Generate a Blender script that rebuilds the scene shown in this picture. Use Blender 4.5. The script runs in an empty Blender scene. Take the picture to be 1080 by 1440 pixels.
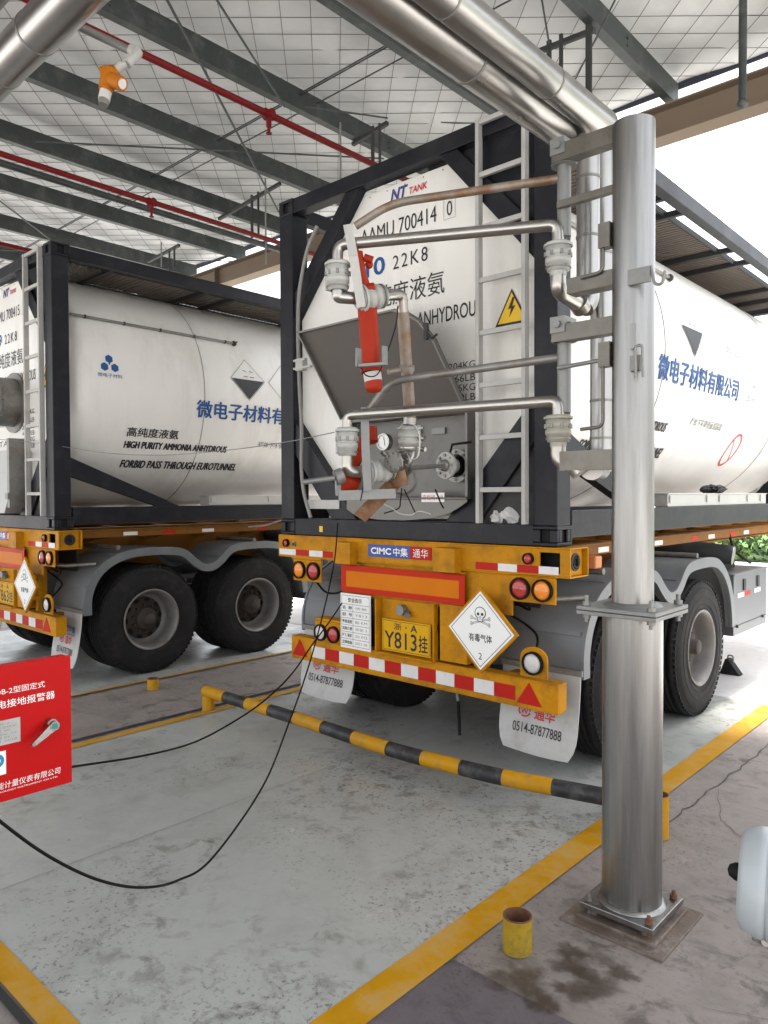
import bpy, bmesh, math, random
from mathutils import Vector, Matrix
from math import radians, sin, cos, pi, sqrt, atan2
random.seed(7)
scene = bpy.context.scene
COL = scene.collection

# ------------------------------------------------------------------ camera
CAM = Vector((3.33162, -3.76301, 1.75095))
YAW, PITCH, ROLL, FPX = 0.74148, -0.0208363, -0.00407960, 1041.61
_f = Vector((-sin(YAW)*cos(PITCH), cos(YAW)*cos(PITCH), sin(PITCH)))
_r0 = Vector((cos(YAW), sin(YAW), 0)); _u0 = _r0.cross(_f)
_r = _r0*cos(ROLL) + _u0*sin(ROLL); _u = -_r0*sin(ROLL) + _u0*cos(ROLL)
def ray(x, y): return _f + _r*((x-540)/FPX) - _u*((y-720)/FPX)
def at(x, y, X=None, Y=None, Z=None):
    """surveyed point of the photograph -> the point of a known world plane"""
    d = ray(x, y)
    for i, v in enumerate((X, Y, Z)):
        if v is not None: return CAM + d*((v-CAM[i])/d[i])
def dep(x, y, D): return CAM + ray(x, y)*D
def on_plane(x, y, p, n):
    d = ray(x, y); return CAM + d*((p-CAM).dot(n)/d.dot(n))
cd = bpy.data.cameras.new('camera'); cam = bpy.data.objects.new('camera', cd); COL.objects.link(cam)
cd.sensor_fit = 'VERTICAL'; cd.sensor_height = 36; cd.lens = FPX/1440*36
cd.clip_start = .05; cd.clip_end = 2000
mw = Matrix((_r, _u, -_f)).transposed().to_4x4(); mw.translation = CAM
cam.matrix_world = mw; scene.camera = cam

# ------------------------------------------------------------------ light
SUN_EL, SUN_AZ = radians(80), radians(-8)      # azimuth from +Y towards +X
w = bpy.data.worlds.new('World'); scene.world = w; w.use_nodes = True
nt = w.node_tree; nt.nodes.clear()
sky = nt.nodes.new('ShaderNodeTexSky'); sky.sky_type = 'NISHITA'; sky.sun_disc = False
sky.sun_elevation = SUN_EL; sky.sun_rotation = SUN_AZ; sky.dust_density = 4; sky.air_density = 1.2
hs = nt.nodes.new('ShaderNodeHueSaturation'); hs.inputs['Saturation'].default_value = .22
bg = nt.nodes.new('ShaderNodeBackground'); bg.inputs['Strength'].default_value = .15
wo = nt.nodes.new('ShaderNodeOutputWorld')
nt.links.new(sky.outputs[0], hs.inputs['Color']); nt.links.new(hs.outputs[0], bg.inputs[0]); nt.links.new(bg.outputs[0], wo.inputs[0])
sd = bpy.data.lights.new('sun', 'SUN'); sd.energy = 3.0; sd.angle = radians(8); sd.color = (1, .96, .9)
so = bpy.data.objects.new('sun', sd); COL.objects.link(so)
sdir = Vector((sin(SUN_AZ)*cos(SUN_EL), cos(SUN_AZ)*cos(SUN_EL), sin(SUN_EL)))
so.rotation_euler = sdir.to_track_quat('Z', 'Y').to_euler(); so.location = (6, 12, 14)
scene.view_settings.view_transform = 'Standard'; scene.view_settings.look = 'None'
scene.view_settings.exposure = 1.92; scene.view_settings.gamma = 1
scene.cycles.max_bounces = 8; scene.cycles.diffuse_bounces = 5; scene.cycles.transparent_max_bounces = 12

# ------------------------------------------------------------------ materials
MATS = {}
def mat(name, col, rough=.6, metal=0, var=.15, vscale=3, dirt=None, damt=.5, dscale=2.5, dlo=.5, dhi=.7,
        bump=0, bscale=60, stretch=(1, 1, 1), spec=.5, coat=0):
    if name in MATS: return MATS[name]
    m = bpy.data.materials.new(name); m.use_nodes = True; n = m.node_tree; L = n.links
    b = n.nodes['Principled BSDF']
    b.inputs['Roughness'].default_value = rough; b.inputs['Metallic'].default_value = metal
    b.inputs['Specular IOR Level'].default_value = spec; b.inputs['Coat Weight'].default_value = coat
    tc = n.nodes.new('ShaderNodeTexCoord'); mp = n.nodes.new('ShaderNodeMapping'); mp.inputs['Scale'].default_value = stretch
    L.new(tc.outputs['Object'], mp.inputs[0])
    nz = n.nodes.new('ShaderNodeTexNoise'); nz.inputs['Scale'].default_value = vscale; nz.inputs['Detail'].default_value = 8; nz.inputs['Roughness'].default_value = .62
    L.new(mp.outputs[0], nz.inputs['Vector'])
    mr = n.nodes.new('ShaderNodeMapRange'); mr.inputs[1].default_value = .25; mr.inputs[2].default_value = .75
    mr.inputs[3].default_value = 1-var; mr.inputs[4].default_value = 1+var*.6; L.new(nz.outputs[0], mr.inputs[0])
    mx = n.nodes.new('ShaderNodeMix'); mx.data_type = 'RGBA'; mx.blend_type = 'MULTIPLY'; mx.inputs[0].default_value = 1
    mx.inputs[6].default_value = (*col, 1); L.new(mr.outputs[0], mx.inputs[7]); out = mx.outputs[2]
    if dirt:
        n2 = n.nodes.new('ShaderNodeTexNoise'); n2.inputs['Scale'].default_value = dscale; n2.inputs['Detail'].default_value = 10; n2.inputs['Roughness'].default_value = .7
        L.new(mp.outputs[0], n2.inputs['Vector'])
        m2 = n.nodes.new('ShaderNodeMapRange'); m2.inputs[1].default_value = dlo; m2.inputs[2].default_value = dhi; m2.inputs[4].default_value = damt
        L.new(n2.outputs[0], m2.inputs[0])
        x2 = n.nodes.new('ShaderNodeMix'); x2.data_type = 'RGBA'; L.new(m2.outputs[0], x2.inputs[0]); L.new(out, x2.inputs[6]); x2.inputs[7].default_value = (*dirt, 1)
        out = x2.outputs[2]
    L.new(out, b.inputs['Base Color'])
    r2 = n.nodes.new('ShaderNodeMapRange'); r2.inputs[3].default_value = max(.03, rough-.1); r2.inputs[4].default_value = min(1, rough+.13)
    L.new(nz.outputs[0], r2.inputs[0]); L.new(r2.outputs[0], b.inputs['Roughness'])
    if bump:
        n3 = n.nodes.new('ShaderNodeTexNoise'); n3.inputs['Scale'].default_value = bscale; n3.inputs['Detail'].default_value = 5
        L.new(mp.outputs[0], n3.inputs['Vector'])
        bp = n.nodes.new('ShaderNodeBump'); bp.inputs['Strength'].default_value = bump; bp.inputs['Distance'].default_value = .01
        L.new(n3.outputs[0], bp.inputs['Height']); L.new(bp.outputs[0], b.inputs['Normal'])
    MATS[name] = m; m['n'] = 1
    return m
FRAME = mat('frame_paint', (.008, .009, .014), .42, var=.35, spec=.3, dirt=(.045, .042, .04), damt=.35, dscale=5, bump=.12, bscale=25)
WHITE = mat('tank_white', (.80, .785, .75), .3, var=.08, vscale=1.4, dirt=(.42, .37, .29), damt=.5, dscale=2.2, dlo=.5, dhi=.82, stretch=(1, 1, .22), bump=.05, bscale=6)
YEL = mat('trailer_yellow', (.55, .235, .004), .5, spec=.15, var=.22, dirt=(.10, .055, .02), damt=.75, dscale=5, dlo=.47, dhi=.75, bump=.08, bscale=20)
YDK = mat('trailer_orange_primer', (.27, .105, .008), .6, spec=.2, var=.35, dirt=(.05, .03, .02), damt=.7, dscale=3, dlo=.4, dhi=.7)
GALV = mat('galvanised', (.24, .242, .235), .5, .6, var=.2, vscale=9, dirt=(.2, .18, .15), damt=.5, dscale=7, bump=.08)
STEEL = mat('stainless', (.40, .385, .36), .3, 1, var=.16, vscale=6, dirt=(.30, .25, .20), damt=.45, dscale=6, dlo=.52, dhi=.75)
STEELV = mat('brushed_reflection_column', (.31, .307, .30), .33, 1, var=.28, vscale=5, stretch=(5, 5, .25), dirt=(.16, .145, .13), damt=.55, dscale=2.2, dlo=.45, dhi=.68, bump=.25, bscale=5)  # brushed grain, with vertical colour streaks strengthened to imitate reflected surroundings
CLAD = mat('aluminium_cladding', (.38, .37, .355), .29, 1, var=.14, vscale=4, dirt=(.42, .40, .37), damt=.5, dscale=3)
DULL = mat('dull_steel', (.26, .255, .24), .5, .7, var=.25, vscale=7, dirt=(.16, .10, .06), damt=.6, dscale=8)
RUSTP = mat('rusty_pipe', (.30, .26, .22), .55, .6, var=.3, vscale=6, dirt=(.20, .10, .04), damt=.85, dscale=5, dlo=.42, dhi=.6)
RUST = mat('rust', (.16, .07, .035), .8, .1, var=.4, vscale=14, bump=.3)
SWIV = mat('swivel_grey_paint', (.42, .425, .40), .5, .05, var=.14, vscale=10, dirt=(.28, .26, .22), damt=.5, dscale=8)
ORED = mat('orange_red_paint', (.33, .022, .004), .45, spec=.2, var=.2, vscale=6, dirt=(.2, .03, .01), damt=.5)
LADM = mat('ladder_white', (.45, .44, .42), .45, .1, var=.12, dirt=(.3, .29, .27), damt=.4, dscale=8)
CAB = mat('cabinet_steel', (.16, .155, .145), .42, .6, var=.15, vscale=3, dirt=(.22, .19, .16), damt=.5, dscale=3)
CABBK = mat('cabinet_back', (.17, .165, .155), .5, .4, var=.2, vscale=3, dirt=(.09, .08, .07), damt=.6, dscale=5)
CABIN = mat('cabinet_inside', (.085, .074, .067), .55, .35, var=.18, vscale=3, dirt=(.09, .075, .06), damt=.6, dscale=4)
FEND = mat('fender_grey', (.155, .165, .172), .42, .1, var=.16, vscale=4, dirt=(.17, .165, .155), damt=.45, dscale=5, bump=.06, bscale=20)
RUBBER = mat('tyre_rubber', (.011, .0105, .0105), .75, spec=.3, var=.3, vscale=8, dirt=(.05, .045, .04), damt=.45, dscale=6, bump=.15, bscale=90)
RIM = mat('rim_grey', (.20, .19, .18), .5, .3, var=.2, vscale=8, dirt=(.12, .10, .085), damt=.6, dscale=6)
RIMD = mat('wheel_disc_dusty', (.05, .038, .032), .7, .1, var=.3, vscale=9, dirt=(.05, .04, .035), damt=.6, dscale=9)
HOLE = mat('dark_hole', (.006, .006, .006), .9, var=.1)
BLK = mat('black_plastic', (.005, .005, .005), .6, spec=.2, var=.2)
DRK = mat('dark_steel', (.035, .036, .038), .6, .3, var=.3, dirt=(.09, .08, .07), damt=.4)
PURL = mat('purlin_grey', (.050, .057, .056), .5, .3, var=.25, vscale=5, dirt=(.16, .16, .15), damt=.5, dscale=6)
BEAMM = mat('eaves_beam_primer', (.17, .125, .085), .65, var=.2, vscale=2, dirt=(.12, .09, .07), damt=.5, dscale=2)
REDP = mat('red_pipe', (.15, .005, .006), .5, spec=.25, var=.15)
BOXR = mat('box_red', (.45, .006, .006), .4, var=.05, vscale=2, spec=.12)
SILV = mat('zinc_handle', (.4, .4, .38), .25, 1, var=.1)
WPAINT = mat('white_paint', (.5, .49, .47), .5, var=.08, dirt=(.4, .38, .35), damt=.35, dscale=6)
FLAP = mat('mudflap_white', (.52, .515, .50), .55, var=.12, vscale=4, dirt=(.30, .28, .26), damt=.6, dscale=4)
RTAPE = mat('red_tape', (.46, .016, .010), .45, spec=.15, var=.1)
WTAPE = mat('white_tape', (.72, .70, .69), .35, var=.08, dirt=(.4, .38, .36), damt=.3, dscale=20)
OBOARD = mat('orange_board', (.62, .17, .003), .45, var=.1, spec=.12)
RBOARD = mat('red_board_border', (.50, .026, .008), .45, spec=.12, var=.08)
PLATEY = mat('plate_yellow', (.66, .36, .006), .45, spec=.15, var=.05)
BLUE = mat('blue_sign', (.02, .06, .30), .4, var=.05)
BLUEL = mat('blue_lettering', (.006, .075, .26), .45, var=.1)
INK = mat('black_lettering', (.012, .012, .013), .5, var=.1)
INKG = mat('grey_lettering', (.22, .22, .22), .5, var=.1)
REDI = mat('red_lettering', (.55, .03, .04), .5, var=.1)
WHI = mat('white_lettering', (.85, .85, .83), .45, var=.04)
LRED = mat('red_lens', (.42, .035, .03), .2, var=.05, coat=.5)
LORA = mat('amber_lens', (.85, .25, .015), .2, var=.05, coat=.5)
LWHI = mat('clear_lens', (.60, .58, .56), .15, var=.1, coat=.5)
BARY = mat('barrier_yellow', (.52, .25, .004), .5, spec=.2, var=.12, vscale=8, dirt=(.25, .18, .08), damt=.6, dscale=9, dlo=.47, dhi=.66, bump=.1)
BARK = mat('barrier_black', (.016, .016, .018), .5, var=.2, dirt=(.10, .095, .09), damt=.6, dscale=11, dlo=.48, dhi=.66)
STUBY = mat('stub_yellow', (.40, .25, .006), .6, var=.25, vscale=12, dirt=(.12, .10, .03), damt=.8, dscale=14, dlo=.45, dhi=.65, bump=.2)
DETO = mat('detector_orange', (.36, .11, .003), .45, spec=.2, var=.08)
GREYD = mat('housing_pale_grey', (.34, .37, .385), .35, var=.04, vscale=2)
TEXY = mat('hazard_yellow', (.80, .50, .01), .4, var=.05)
FILM = mat('plastic_film', (.6, .6, .6), .25, var=.1, bump=.2)
CLOTH = mat('black_cloth', (.02, .02, .021), .85, var=.2, bump=.3)
DIALW = mat('dial_white', (.8, .8, .78), .2, var=.02, coat=.6)
WIRE = mat('bare_wire', (.25, .25, .25), .5, .5)
WIRED = mat('netting_wire', (.14, .13, .125), .6, .3, var=.1)
GREYC = mat('grey_conduit', (.24, .235, .225), .55, var=.15)

# ------------------------------------------------------------------ object helpers
def thing(name, label, cat, loc=(0, 0, 0), group=None, kind=None, rotz=0):
    o = bpy.data.objects.new(name, None); COL.objects.link(o); o.location = loc; o.rotation_euler = (0, 0, rotz)
    o.empty_display_size = .1
    tag(o, label, cat, group, kind); return o
def tag(o, label=None, cat=None, group=None, kind=None):
    if label: o['label'] = label
    if cat: o['category'] = cat
    if group: o['group'] = group
    if kind: o['kind'] = kind
    return o
def rootloc(o):
    v = Vector((0, 0, 0))
    while o is not None: v += o.location; o = o.parent
    return v
def frame_of(z, hint=None):
    z = z.normalized(); h = hint or (Vector((0, 0, 1)) if abs(z.z) < .95 else Vector((1, 0, 0)))
    x = h.cross(z).normalized(); y = z.cross(x); return x, y, z
class MB:
    """collects shapes; build() links them as one mesh object"""
    def __init__(s): s.v = []; s.f = []; s.m = []; s.sm = []
    def add(s, vs, fs, m=0, smooth=False):
        o = len(s.v); s.v += [Vector(p) for p in vs]
        for f in fs: s.f.append([i+o for i in f]); s.m.append(m); s.sm.append(smooth)
        return s
    def box(s, a, b, m=0):
        x0, x1 = sorted((a[0], b[0])); y0, y1 = sorted((a[1], b[1])); z0, z1 = sorted((a[2], b[2]))
        return s.add([(x0,y0,z0),(x1,y0,z0),(x1,y1,z0),(x0,y1,z0),(x0,y0,z1),(x1,y0,z1),(x1,y1,z1),(x0,y1,z1)],
                     [(0,3,2,1),(4,5,6,7),(0,1,5,4),(1,2,6,5),(2,3,7,6),(3,0,4,7)], m)
    def obox(s, c, ax, ay, az, m=0):
        c, ax, ay, az = map(Vector, (c, ax, ay, az)); vs = []
        for k in (-1, 1):
            for j, i in ((-1,-1),(-1,1),(1,1),(1,-1)): vs.append(c + ax*i + ay*j + az*k)
        fs = [(0,3,2,1),(4,5,6,7),(0,1,5,4),(1,2,6,5),(2,3,7,6),(3,0,4,7)]
        if ax.cross(ay).dot(az) < 0: fs = [f[::-1] for f in fs]
        return s.add(vs, fs, m)
    def bar(s, a, b, wd, h, hint=None, m=0):
        a, b = Vector(a), Vector(b); x, y, z = frame_of(b-a, hint)
        return s.obox((a+b)/2, x*(wd/2), y*(h/2), (b-a)/2, m)
    def cyl(s, a, b, r, r2=None, seg=24, m=0, cap=True, hint=None):
        a, b = Vector(a), Vector(b); r2 = r if r2 is None else r2; x, y, z = frame_of(b-a, hint)
        A = [a + (x*cos(t)+y*sin(t))*r for t in [2*pi*i/seg for i in range(seg)]]
        B = [b + (x*cos(t)+y*sin(t))*r2 for t in [2*pi*i/seg for i in range(seg)]]
        s.add(A+B, [(i, (i+1) % seg, (i+1) % seg+seg, i+seg) for i in range(seg)], m, True)
        if cap: s.add(A, [list(range(seg))[::-1]], m); s.add(B, [list(range(seg))], m)
        return s
    def ring(s, a, b, r, ri, seg=24, m=0):
        a, b = Vector(a), Vector(b); x, y, z = frame_of(b-a)
        P = lambda c, q: [c + (x*cos(t)+y*sin(t))*q for t in [2*pi*i/seg for i in range(seg)]]
        n = seg; A, B, C, D = P(a, r), P(b, r), P(b, ri), P(a, ri)
        q = lambda o1, o2: [(o1+i, o1+(i+1) % n, o2+(i+1) % n, o2+i) for i in range(n)]
        s.add(A+B, q(0, n), m, True); s.add(B+C, q(0, n), m); s.add(C+D, q(0, n), m, True); s.add(D+A, q(0, n), m); return s
    def lathe(s, prof, o, axis, seg=32, m=0, smooth=True, arc=2*pi, hint=None):
        """prof: list of (r, h) along axis"""
        o = Vector(o); x, y, z = frame_of(Vector(axis), hint); n = seg; vs = []
        full = abs(arc-2*pi) < 1e-6; k = n if full else n+1
        for r, h in prof:
            for i in range(k):
                t = arc*i/n; vs.append(o + z*h + (x*cos(t)+y*sin(t))*r)
        fs = []
        for j in range(len(prof)-1):
            for i in range(n):
                i2 = (i+1) % k; fs.append((j*k+i, j*k+i2, (j+1)*k+i2, (j+1)*k+i))
        s.add(vs, fs, m, smooth); return s
    def prism(s, pts, d, m=0):
        """pts: planar polygon in 3D, extruded along d"""
        pts = [Vector(p) for p in pts]; d = Vector(d); n = len(pts)
        nn = Vector((0, 0, 0))
        for i in range(n): nn += pts[i].cross(pts[(i+1) % n])
        if nn.dot(d) < 0: pts = pts[::-1]
        vs = pts + [p+d for p in pts]
        s.add(vs, [list(range(n))[::-1], list(range(n, 2*n))] + [(i, (i+1) % n, (i+1) % n+n, i+n) for i in range(n)], m); return s
    def poly(s, pts, m=0): return s.add(pts, [list(range(len(pts)))], m)
    def tube(s, path, r, bend=0, seg=14, m=0, cap=True, rs=None):
        path = [Vector(p) for p in path]
        if bend:
            q = [path[0]]
            for i in range(1, len(path)-1):
                p0, p, p1 = path[i-1], path[i], path[i+1]; a = (p0-p); b = (p1-p)
                dd = min(bend, a.length*.49, b.length*.49); a.normalize(); b.normalize()
                A, B = p+a*dd, p+b*dd
                for k in range(9):
                    t = k/8; q.append(A*(1-t)**2 + p*2*t*(1-t) + B*t*t)
            q.append(path[-1]); path = q
        n = len(path); T = []
        for i in range(n): T.append((path[min(i+1, n-1)]-path[max(i-1, 0)]).normalized())
        x, y, z = frame_of(T[0]); vs = []
        for i in range(n):
            if i:
                ax = T[i-1].cross(T[i])
                if ax.length > 1e-7:
                    R_ = Matrix.Rotation(T[i-1].angle(T[i]), 3, ax.normalized()); x = R_ @ x; y = R_ @ y
            rr = rs[i] if rs else r
            for k in range(seg):
                t = 2*pi*k/seg; vs.append(path[i] + (x*cos(t)+y*sin(t))*rr)
        s.add(vs, [(i*seg+k, i*seg+(k+1) % seg, (i+1)*seg+(k+1) % seg, (i+1)*seg+k) for i in range(n-1) for k in range(seg)], m, True)
        if cap: s.add(vs[:seg], [list(range(seg))[::-1]], m); s.add(vs[-seg:], [list(range(seg))], m)
        return s
    def ball(s, c, r, m=0, sc=(1, 1, 1), seg=16):
        c = Vector(c); vs = []; h = seg//2
        for j in range(h+1):
            for i in range(seg):
                p, t = pi*j/h, 2*pi*i/seg
                vs.append(c + Vector((sin(p)*cos(t)*sc[0], sin(p)*sin(t)*sc[1], cos(p)*sc[2]))*r)
        return s.add(vs, [(j*seg+i, (j+1)*seg+i, (j+1)*seg+(i+1) % seg, j*seg+(i+1) % seg) for j in range(h) for i in range(seg)], m, True)
    def build(s, name, mats, parent=None, world=False, bevel=0, label=None):
        off = rootloc(parent) if (world and parent is not None) else Vector((0, 0, 0))
        me = bpy.data.meshes.new(name); me.from_pydata([tuple(p-off) for p in s.v], [], s.f)
        if not isinstance(mats, (list, tuple)): mats = [mats]
        for mm in mats: me.materials.append(mm)
        me.polygons.foreach_set('material_index', s.m); me.polygons.foreach_set('use_smooth', s.sm)
        me.validate(); me.update()
        o = bpy.data.objects.new(name, me); COL.objects.link(o)
        if parent is not None: o.parent = parent
        if label: o['label'] = label
        if bevel:
            b = o.modifiers.new('bevel', 'BEVEL'); b.width = bevel; b.segments = 2; b.limit_method = 'ANGLE'; b.angle_limit = radians(50)
        return o
def text_geo(txt, bold=0, shear=0, spacing=1):
    cu = bpy.data.curves.new('t', 'FONT'); cu.body = txt; cu.size = 1; cu.offset = bold; cu.shear = shear; cu.resolution_u = 3
    cu.space_character = spacing
    ob = bpy.data.objects.new('t', cu); COL.objects.link(ob)
    dg = bpy.context.evaluated_depsgraph_get(); dg.update()
    me = bpy.data.meshes.new_from_object(ob.evaluated_get(dg))
    vs = [v.co.copy() for v in me.vertices]; fs = [list(p.vertices) for p in me.polygons]
    bpy.data.objects.remove(ob); bpy.data.curves.remove(cu); bpy.data.meshes.remove(me)
    return vs, fs
def text(txt, lo, hi, fn, m, parent, name='lettering', bold=0, shear=0, mb=None, mi=0, cut=None, spacing=1):
    """fit txt into the rectangle lo..hi (u, v) and place it through fn(u, v) -> point"""
    vs, fs = text_geo(txt, bold, shear, spacing)
    if not vs: return None
    if cut:
        bm = bmesh.new(); bv = [bm.verts.new(v) for v in vs]
        for f in fs:
            try: bm.faces.new([bv[i] for i in f])
            except ValueError: pass
        ys = [v.y for v in vs]; y0, y1 = min(ys), max(ys)
        for k in range(1, cut):
            bmesh.ops.bisect_plane(bm, geom=bm.verts[:]+bm.edges[:]+bm.faces[:], plane_co=(0, y0+(y1-y0)*k/cut, 0), plane_no=(0, 1, 0))
        bm.verts.index_update(); vs = [v.co.copy() for v in bm.verts]; fs = [[v.index for v in f.verts] for f in bm.faces]; bm.free()
    x0 = min(v.x for v in vs); x1 = max(v.x for v in vs); y0 = min(v.y for v in vs); y1 = max(v.y for v in vs)
    P = [fn(lo[0]+(v.x-x0)/(x1-x0)*(hi[0]-lo[0]), lo[1]+(v.y-y0)/(y1-y0)*(hi[1]-lo[1])) for v in vs]
    if mb is not None: mb.add(P, fs, mi); return mb
    return MB().add(P, fs).build(name, m, parent)
def rear(y): return lambda u, v: Vector((u, y, v))          # a sheet facing -Y
def catmull(P, n=8):
    P = [Vector(p) for p in P]; Q = [P[0]*2-P[1]] + P + [P[-1]*2-P[-2]]; out = []
    for i in range(1, len(Q)-2):
        for k in range(n):
            t = k/n; a, b, c, d = Q[i-1], Q[i], Q[i+1], Q[i+2]
            out.append(.5*((2*b)+(c-a)*t+(2*a-5*b+4*c-d)*t*t+(3*b-a-3*c+d)*t**3))
    out.append(P[-1]); return out
def copy_part(o, parent, loc=None):
    c = o.copy(); COL.objects.link(c); c.parent = parent
    if loc is not None: c.location = loc
    return c

# ------------------------------------------------------------------ ground materials
def ground_mat(name, base, spots, scuffs, rough=.35, kind='paint'):
    m = bpy.data.materials.new(name); m.use_nodes = True; n = m.node_tree; L = n.links; b = n.nodes['Principled BSDF']
    tc = n.nodes.new('ShaderNodeTexCoord')
    def noise(sc, det=8, ro=.65, st=(1, 1, 1), dist=0):
        mp = n.nodes.new('ShaderNodeMapping'); mp.inputs['Scale'].default_value = st; L.new(tc.outputs['Object'], mp.inputs[0])
        z = n.nodes.new('ShaderNodeTexNoise'); z.inputs['Scale'].default_value = sc; z.inputs['Detail'].default_value = det; z.inputs['Roughness'].default_value = ro; z.inputs['Distortion'].default_value = dist
        L.new(mp.outputs[0], z.inputs[0]); return z.outputs[0]
    def rng(s_, a, b_, c=0, d=1):
        r = n.nodes.new('ShaderNodeMapRange'); L.new(s_, r.inputs[0])
        for i, v in zip((1, 2, 3, 4), (a, b_, c, d)): r.inputs[i].default_value = v
        return r.outputs[0]
    def mul(a, b_):
        r = n.nodes.new('ShaderNodeMath'); r.operation = 'MULTIPLY'; L.new(a, r.inputs[0]); L.new(b_, r.inputs[1]); return r.outputs[0]
    def mix(fac, a, col):
        x = n.nodes.new('ShaderNodeMix'); x.data_type = 'RGBA'; L.new(fac, x.inputs[0])
        if isinstance(a, tuple): x.inputs[6].default_value = (*a, 1)
        else: L.new(a, x.inputs[6])
        x.inputs[7].default_value = (*col, 1); return x.outputs[2]
    c = mix(rng(noise(.7, 6), .3, .7, 0, .5), base, tuple(v*.80 for v in base))
    c = mix(rng(noise(9, 10, .75), .45, .75, 0, .35), c, tuple(v*.72 for v in base))
    big = rng(noise(1.1, 5, .6, dist=.3), .42, .58)
    c = mix(rng(noise(2.1, 8, .7, dist=.8), .50, .72, 0, .5), c, tuple(v*1.35 for v in spots))
    c = mix(mul(rng(noise(7.5, 9, .7, dist=.4), .51, .63, 0, .9), big), c, spots)
    c = mix(rng(noise(5, 10, .8, st=(1, .35, 1), dist=.6), .66, .72, 0, .8), c, tuple(v*.8 for v in spots))
    c = mix(mul(rng(noise(45, 6, .7), .56, .64, 0, .85), rng(noise(.9, 4, .6), .44, .56)), c, scuffs)
    if kind == 'concrete':
        c = mix(rng(noise(2.5, 10, .75, st=(.4, 1, 1), dist=1.2), .52, .7, 0, .6), c, tuple(v*.55 for v in base))
        c = mix(rng(noise(3.2, 10, .7, dist=.5), .62, .72, 0, .6), c, tuple(min(1, v*1.5) for v in base))
    L.new(c, b.inputs['Base Color'])
    L.new(rng(noise(3, 8), .3, .75, rough-.08, rough+.28), b.inputs['Roughness'])
    bp = n.nodes.new('ShaderNodeBump'); bp.inputs['Strength'].default_value = .25 if kind == 'concrete' else .1; bp.inputs['Distance'].default_value = .01
    L.new(noise(30 if kind == 'concrete' else 14, 8), bp.inputs['Height']); L.new(bp.outputs[0], b.inputs['Normal'])
    return m
PAINTF = ground_mat('painted_bay_floor', (.375, .385, .36), (.17, .165, .148), (.08, .078, .07), .30)
CONC = ground_mat('brown_concrete', (.25, .218, .198), (.085, .07, .06), (.09, .08, .07), .55, 'concrete')
YARD = ground_mat('yard_concrete', (.60, .59, .57), (.48, .47, .45), (.45, .44, .42), .6)
LINE = mat('line_yellow', (.48, .235, .004), .55, var=.2, vscale=5, spec=.15, dirt=(.34, .27, .15), damt=.6, dscale=5, dlo=.45, dhi=.68)
GROOVE = mat('groove', (.022, .020, .019), .8, var=.3)
PATCH = ground_mat('dark_patch', (.125, .105, .115), (.05, .045, .045), (.06, .05, .05), .5, 'concrete')
GRASS = mat('grass', (.07, .13, .025), .9, var=.5, vscale=2)
ROADM = mat('road', (.17, .175, .175), .8, var=.2)
def sheet(name, pts, z, m, kind='structure', th=0):
    mb = MB(); P = [(p[0], p[1], z) for p in pts]
    # subdivide nothing: one polygon
    mb.poly(P); o = mb.build(name, m); o['kind'] = kind; return o
def rect(x0, y0, x1, y1): return [(x0, y0), (x1, y0), (x1, y1), (x0, y1)]
sheet('ground', rect(-300, -300, 300, 400), 0, YARD)
sheet('concrete_floor', rect(-14, -9, 7, 2.86), .004, CONC)
sheet('bay_floor', rect(-1.80, -2.74, 1.64, 2.88), .008, PAINTF)
sheet('bay_floor', rect(-6.9, -2.74, -3.06, 2.88), .008, PAINTF)
sheet('yellow_line', rect(1.515, -2.74, 1.655, 2.86), .012, LINE)
sheet('yellow_line', rect(-1.80, -2.66, -1.715, 2.86), .012, LINE)
sheet('yellow_line', rect(-3.10, -2.66, -3.05, 2.86), .012, LINE)
sheet('yellow_line', rect(-1.80, -2.76, 1.515, -2.665), .012, LINE)
sheet('floor_joint', rect(-1.90, -2.8, -1.855, 2.86), .012, GROOVE)
sheet('floor_joint', rect(-3.04, -2.8, -3.02, 2.86), .016, GROOVE)
sheet('floor_joint', rect(-1.80, -2.80, 1.515, -2.77), .012, GROOVE)
sheet('floor_joint', rect(-.130, -2.66, -.126, 2.86), .012, mat('fine_joint', (.22, .22, .21), .7))
sheet('floor_joint', rect(-14, 2.875, 7, 2.895), .012, mat('joint_grey', (.30, .29, .28), .7))
sheet('dark_concrete_patch', [(1.66, -6), (4.5, -6), (4.5, -1.60), (1.66, -1.56)], .008, PATCH)
# crack along the right strip
cr = MB(); random.seed(5)
def crack(pts, wd, z):
    a = []
    for i in range(len(pts)-1):
        p, q = Vector((*pts[i], z)), Vector((*pts[i+1], z)); n = max(2, int((q-p).length/.07))
        for k in range(n): a.append(p.lerp(q, k/n) + Vector((random.uniform(-.012, .012), random.uniform(-.01, .01), 0)))
    a.append(Vector((*pts[-1], z)))
    for i in range(len(a)-1):
        t = (a[i+1]-a[i]).normalized(); nn = Vector((-t.y, t.x, 0))*wd/2*random.uniform(.6, 1.2)
        cr.add([a[i]-nn, a[i]+nn, a[i+1]+nn, a[i+1]-nn], [(0, 3, 2, 1)])
crack([(1.80, .15), (1.83, 1.2), (1.86, 2.84)], .009, .0085)
crack([(2.0, .35), (2.35, .05), (2.6, -.12), (2.75, -.6), (3.3, -.9)], .0035, .0085)
crack([(2.0, .35), (1.84, .8)], .003, .0085)
crack([(2.45, -1.2), (2.9, -1.0), (3.2, -1.3)], .002, .0085)
o = cr.build('floor_crack', mat('crack_fill', (.085, .075, .068), .8, var=.4, vscale=9)); o['kind'] = 'structure'
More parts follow.
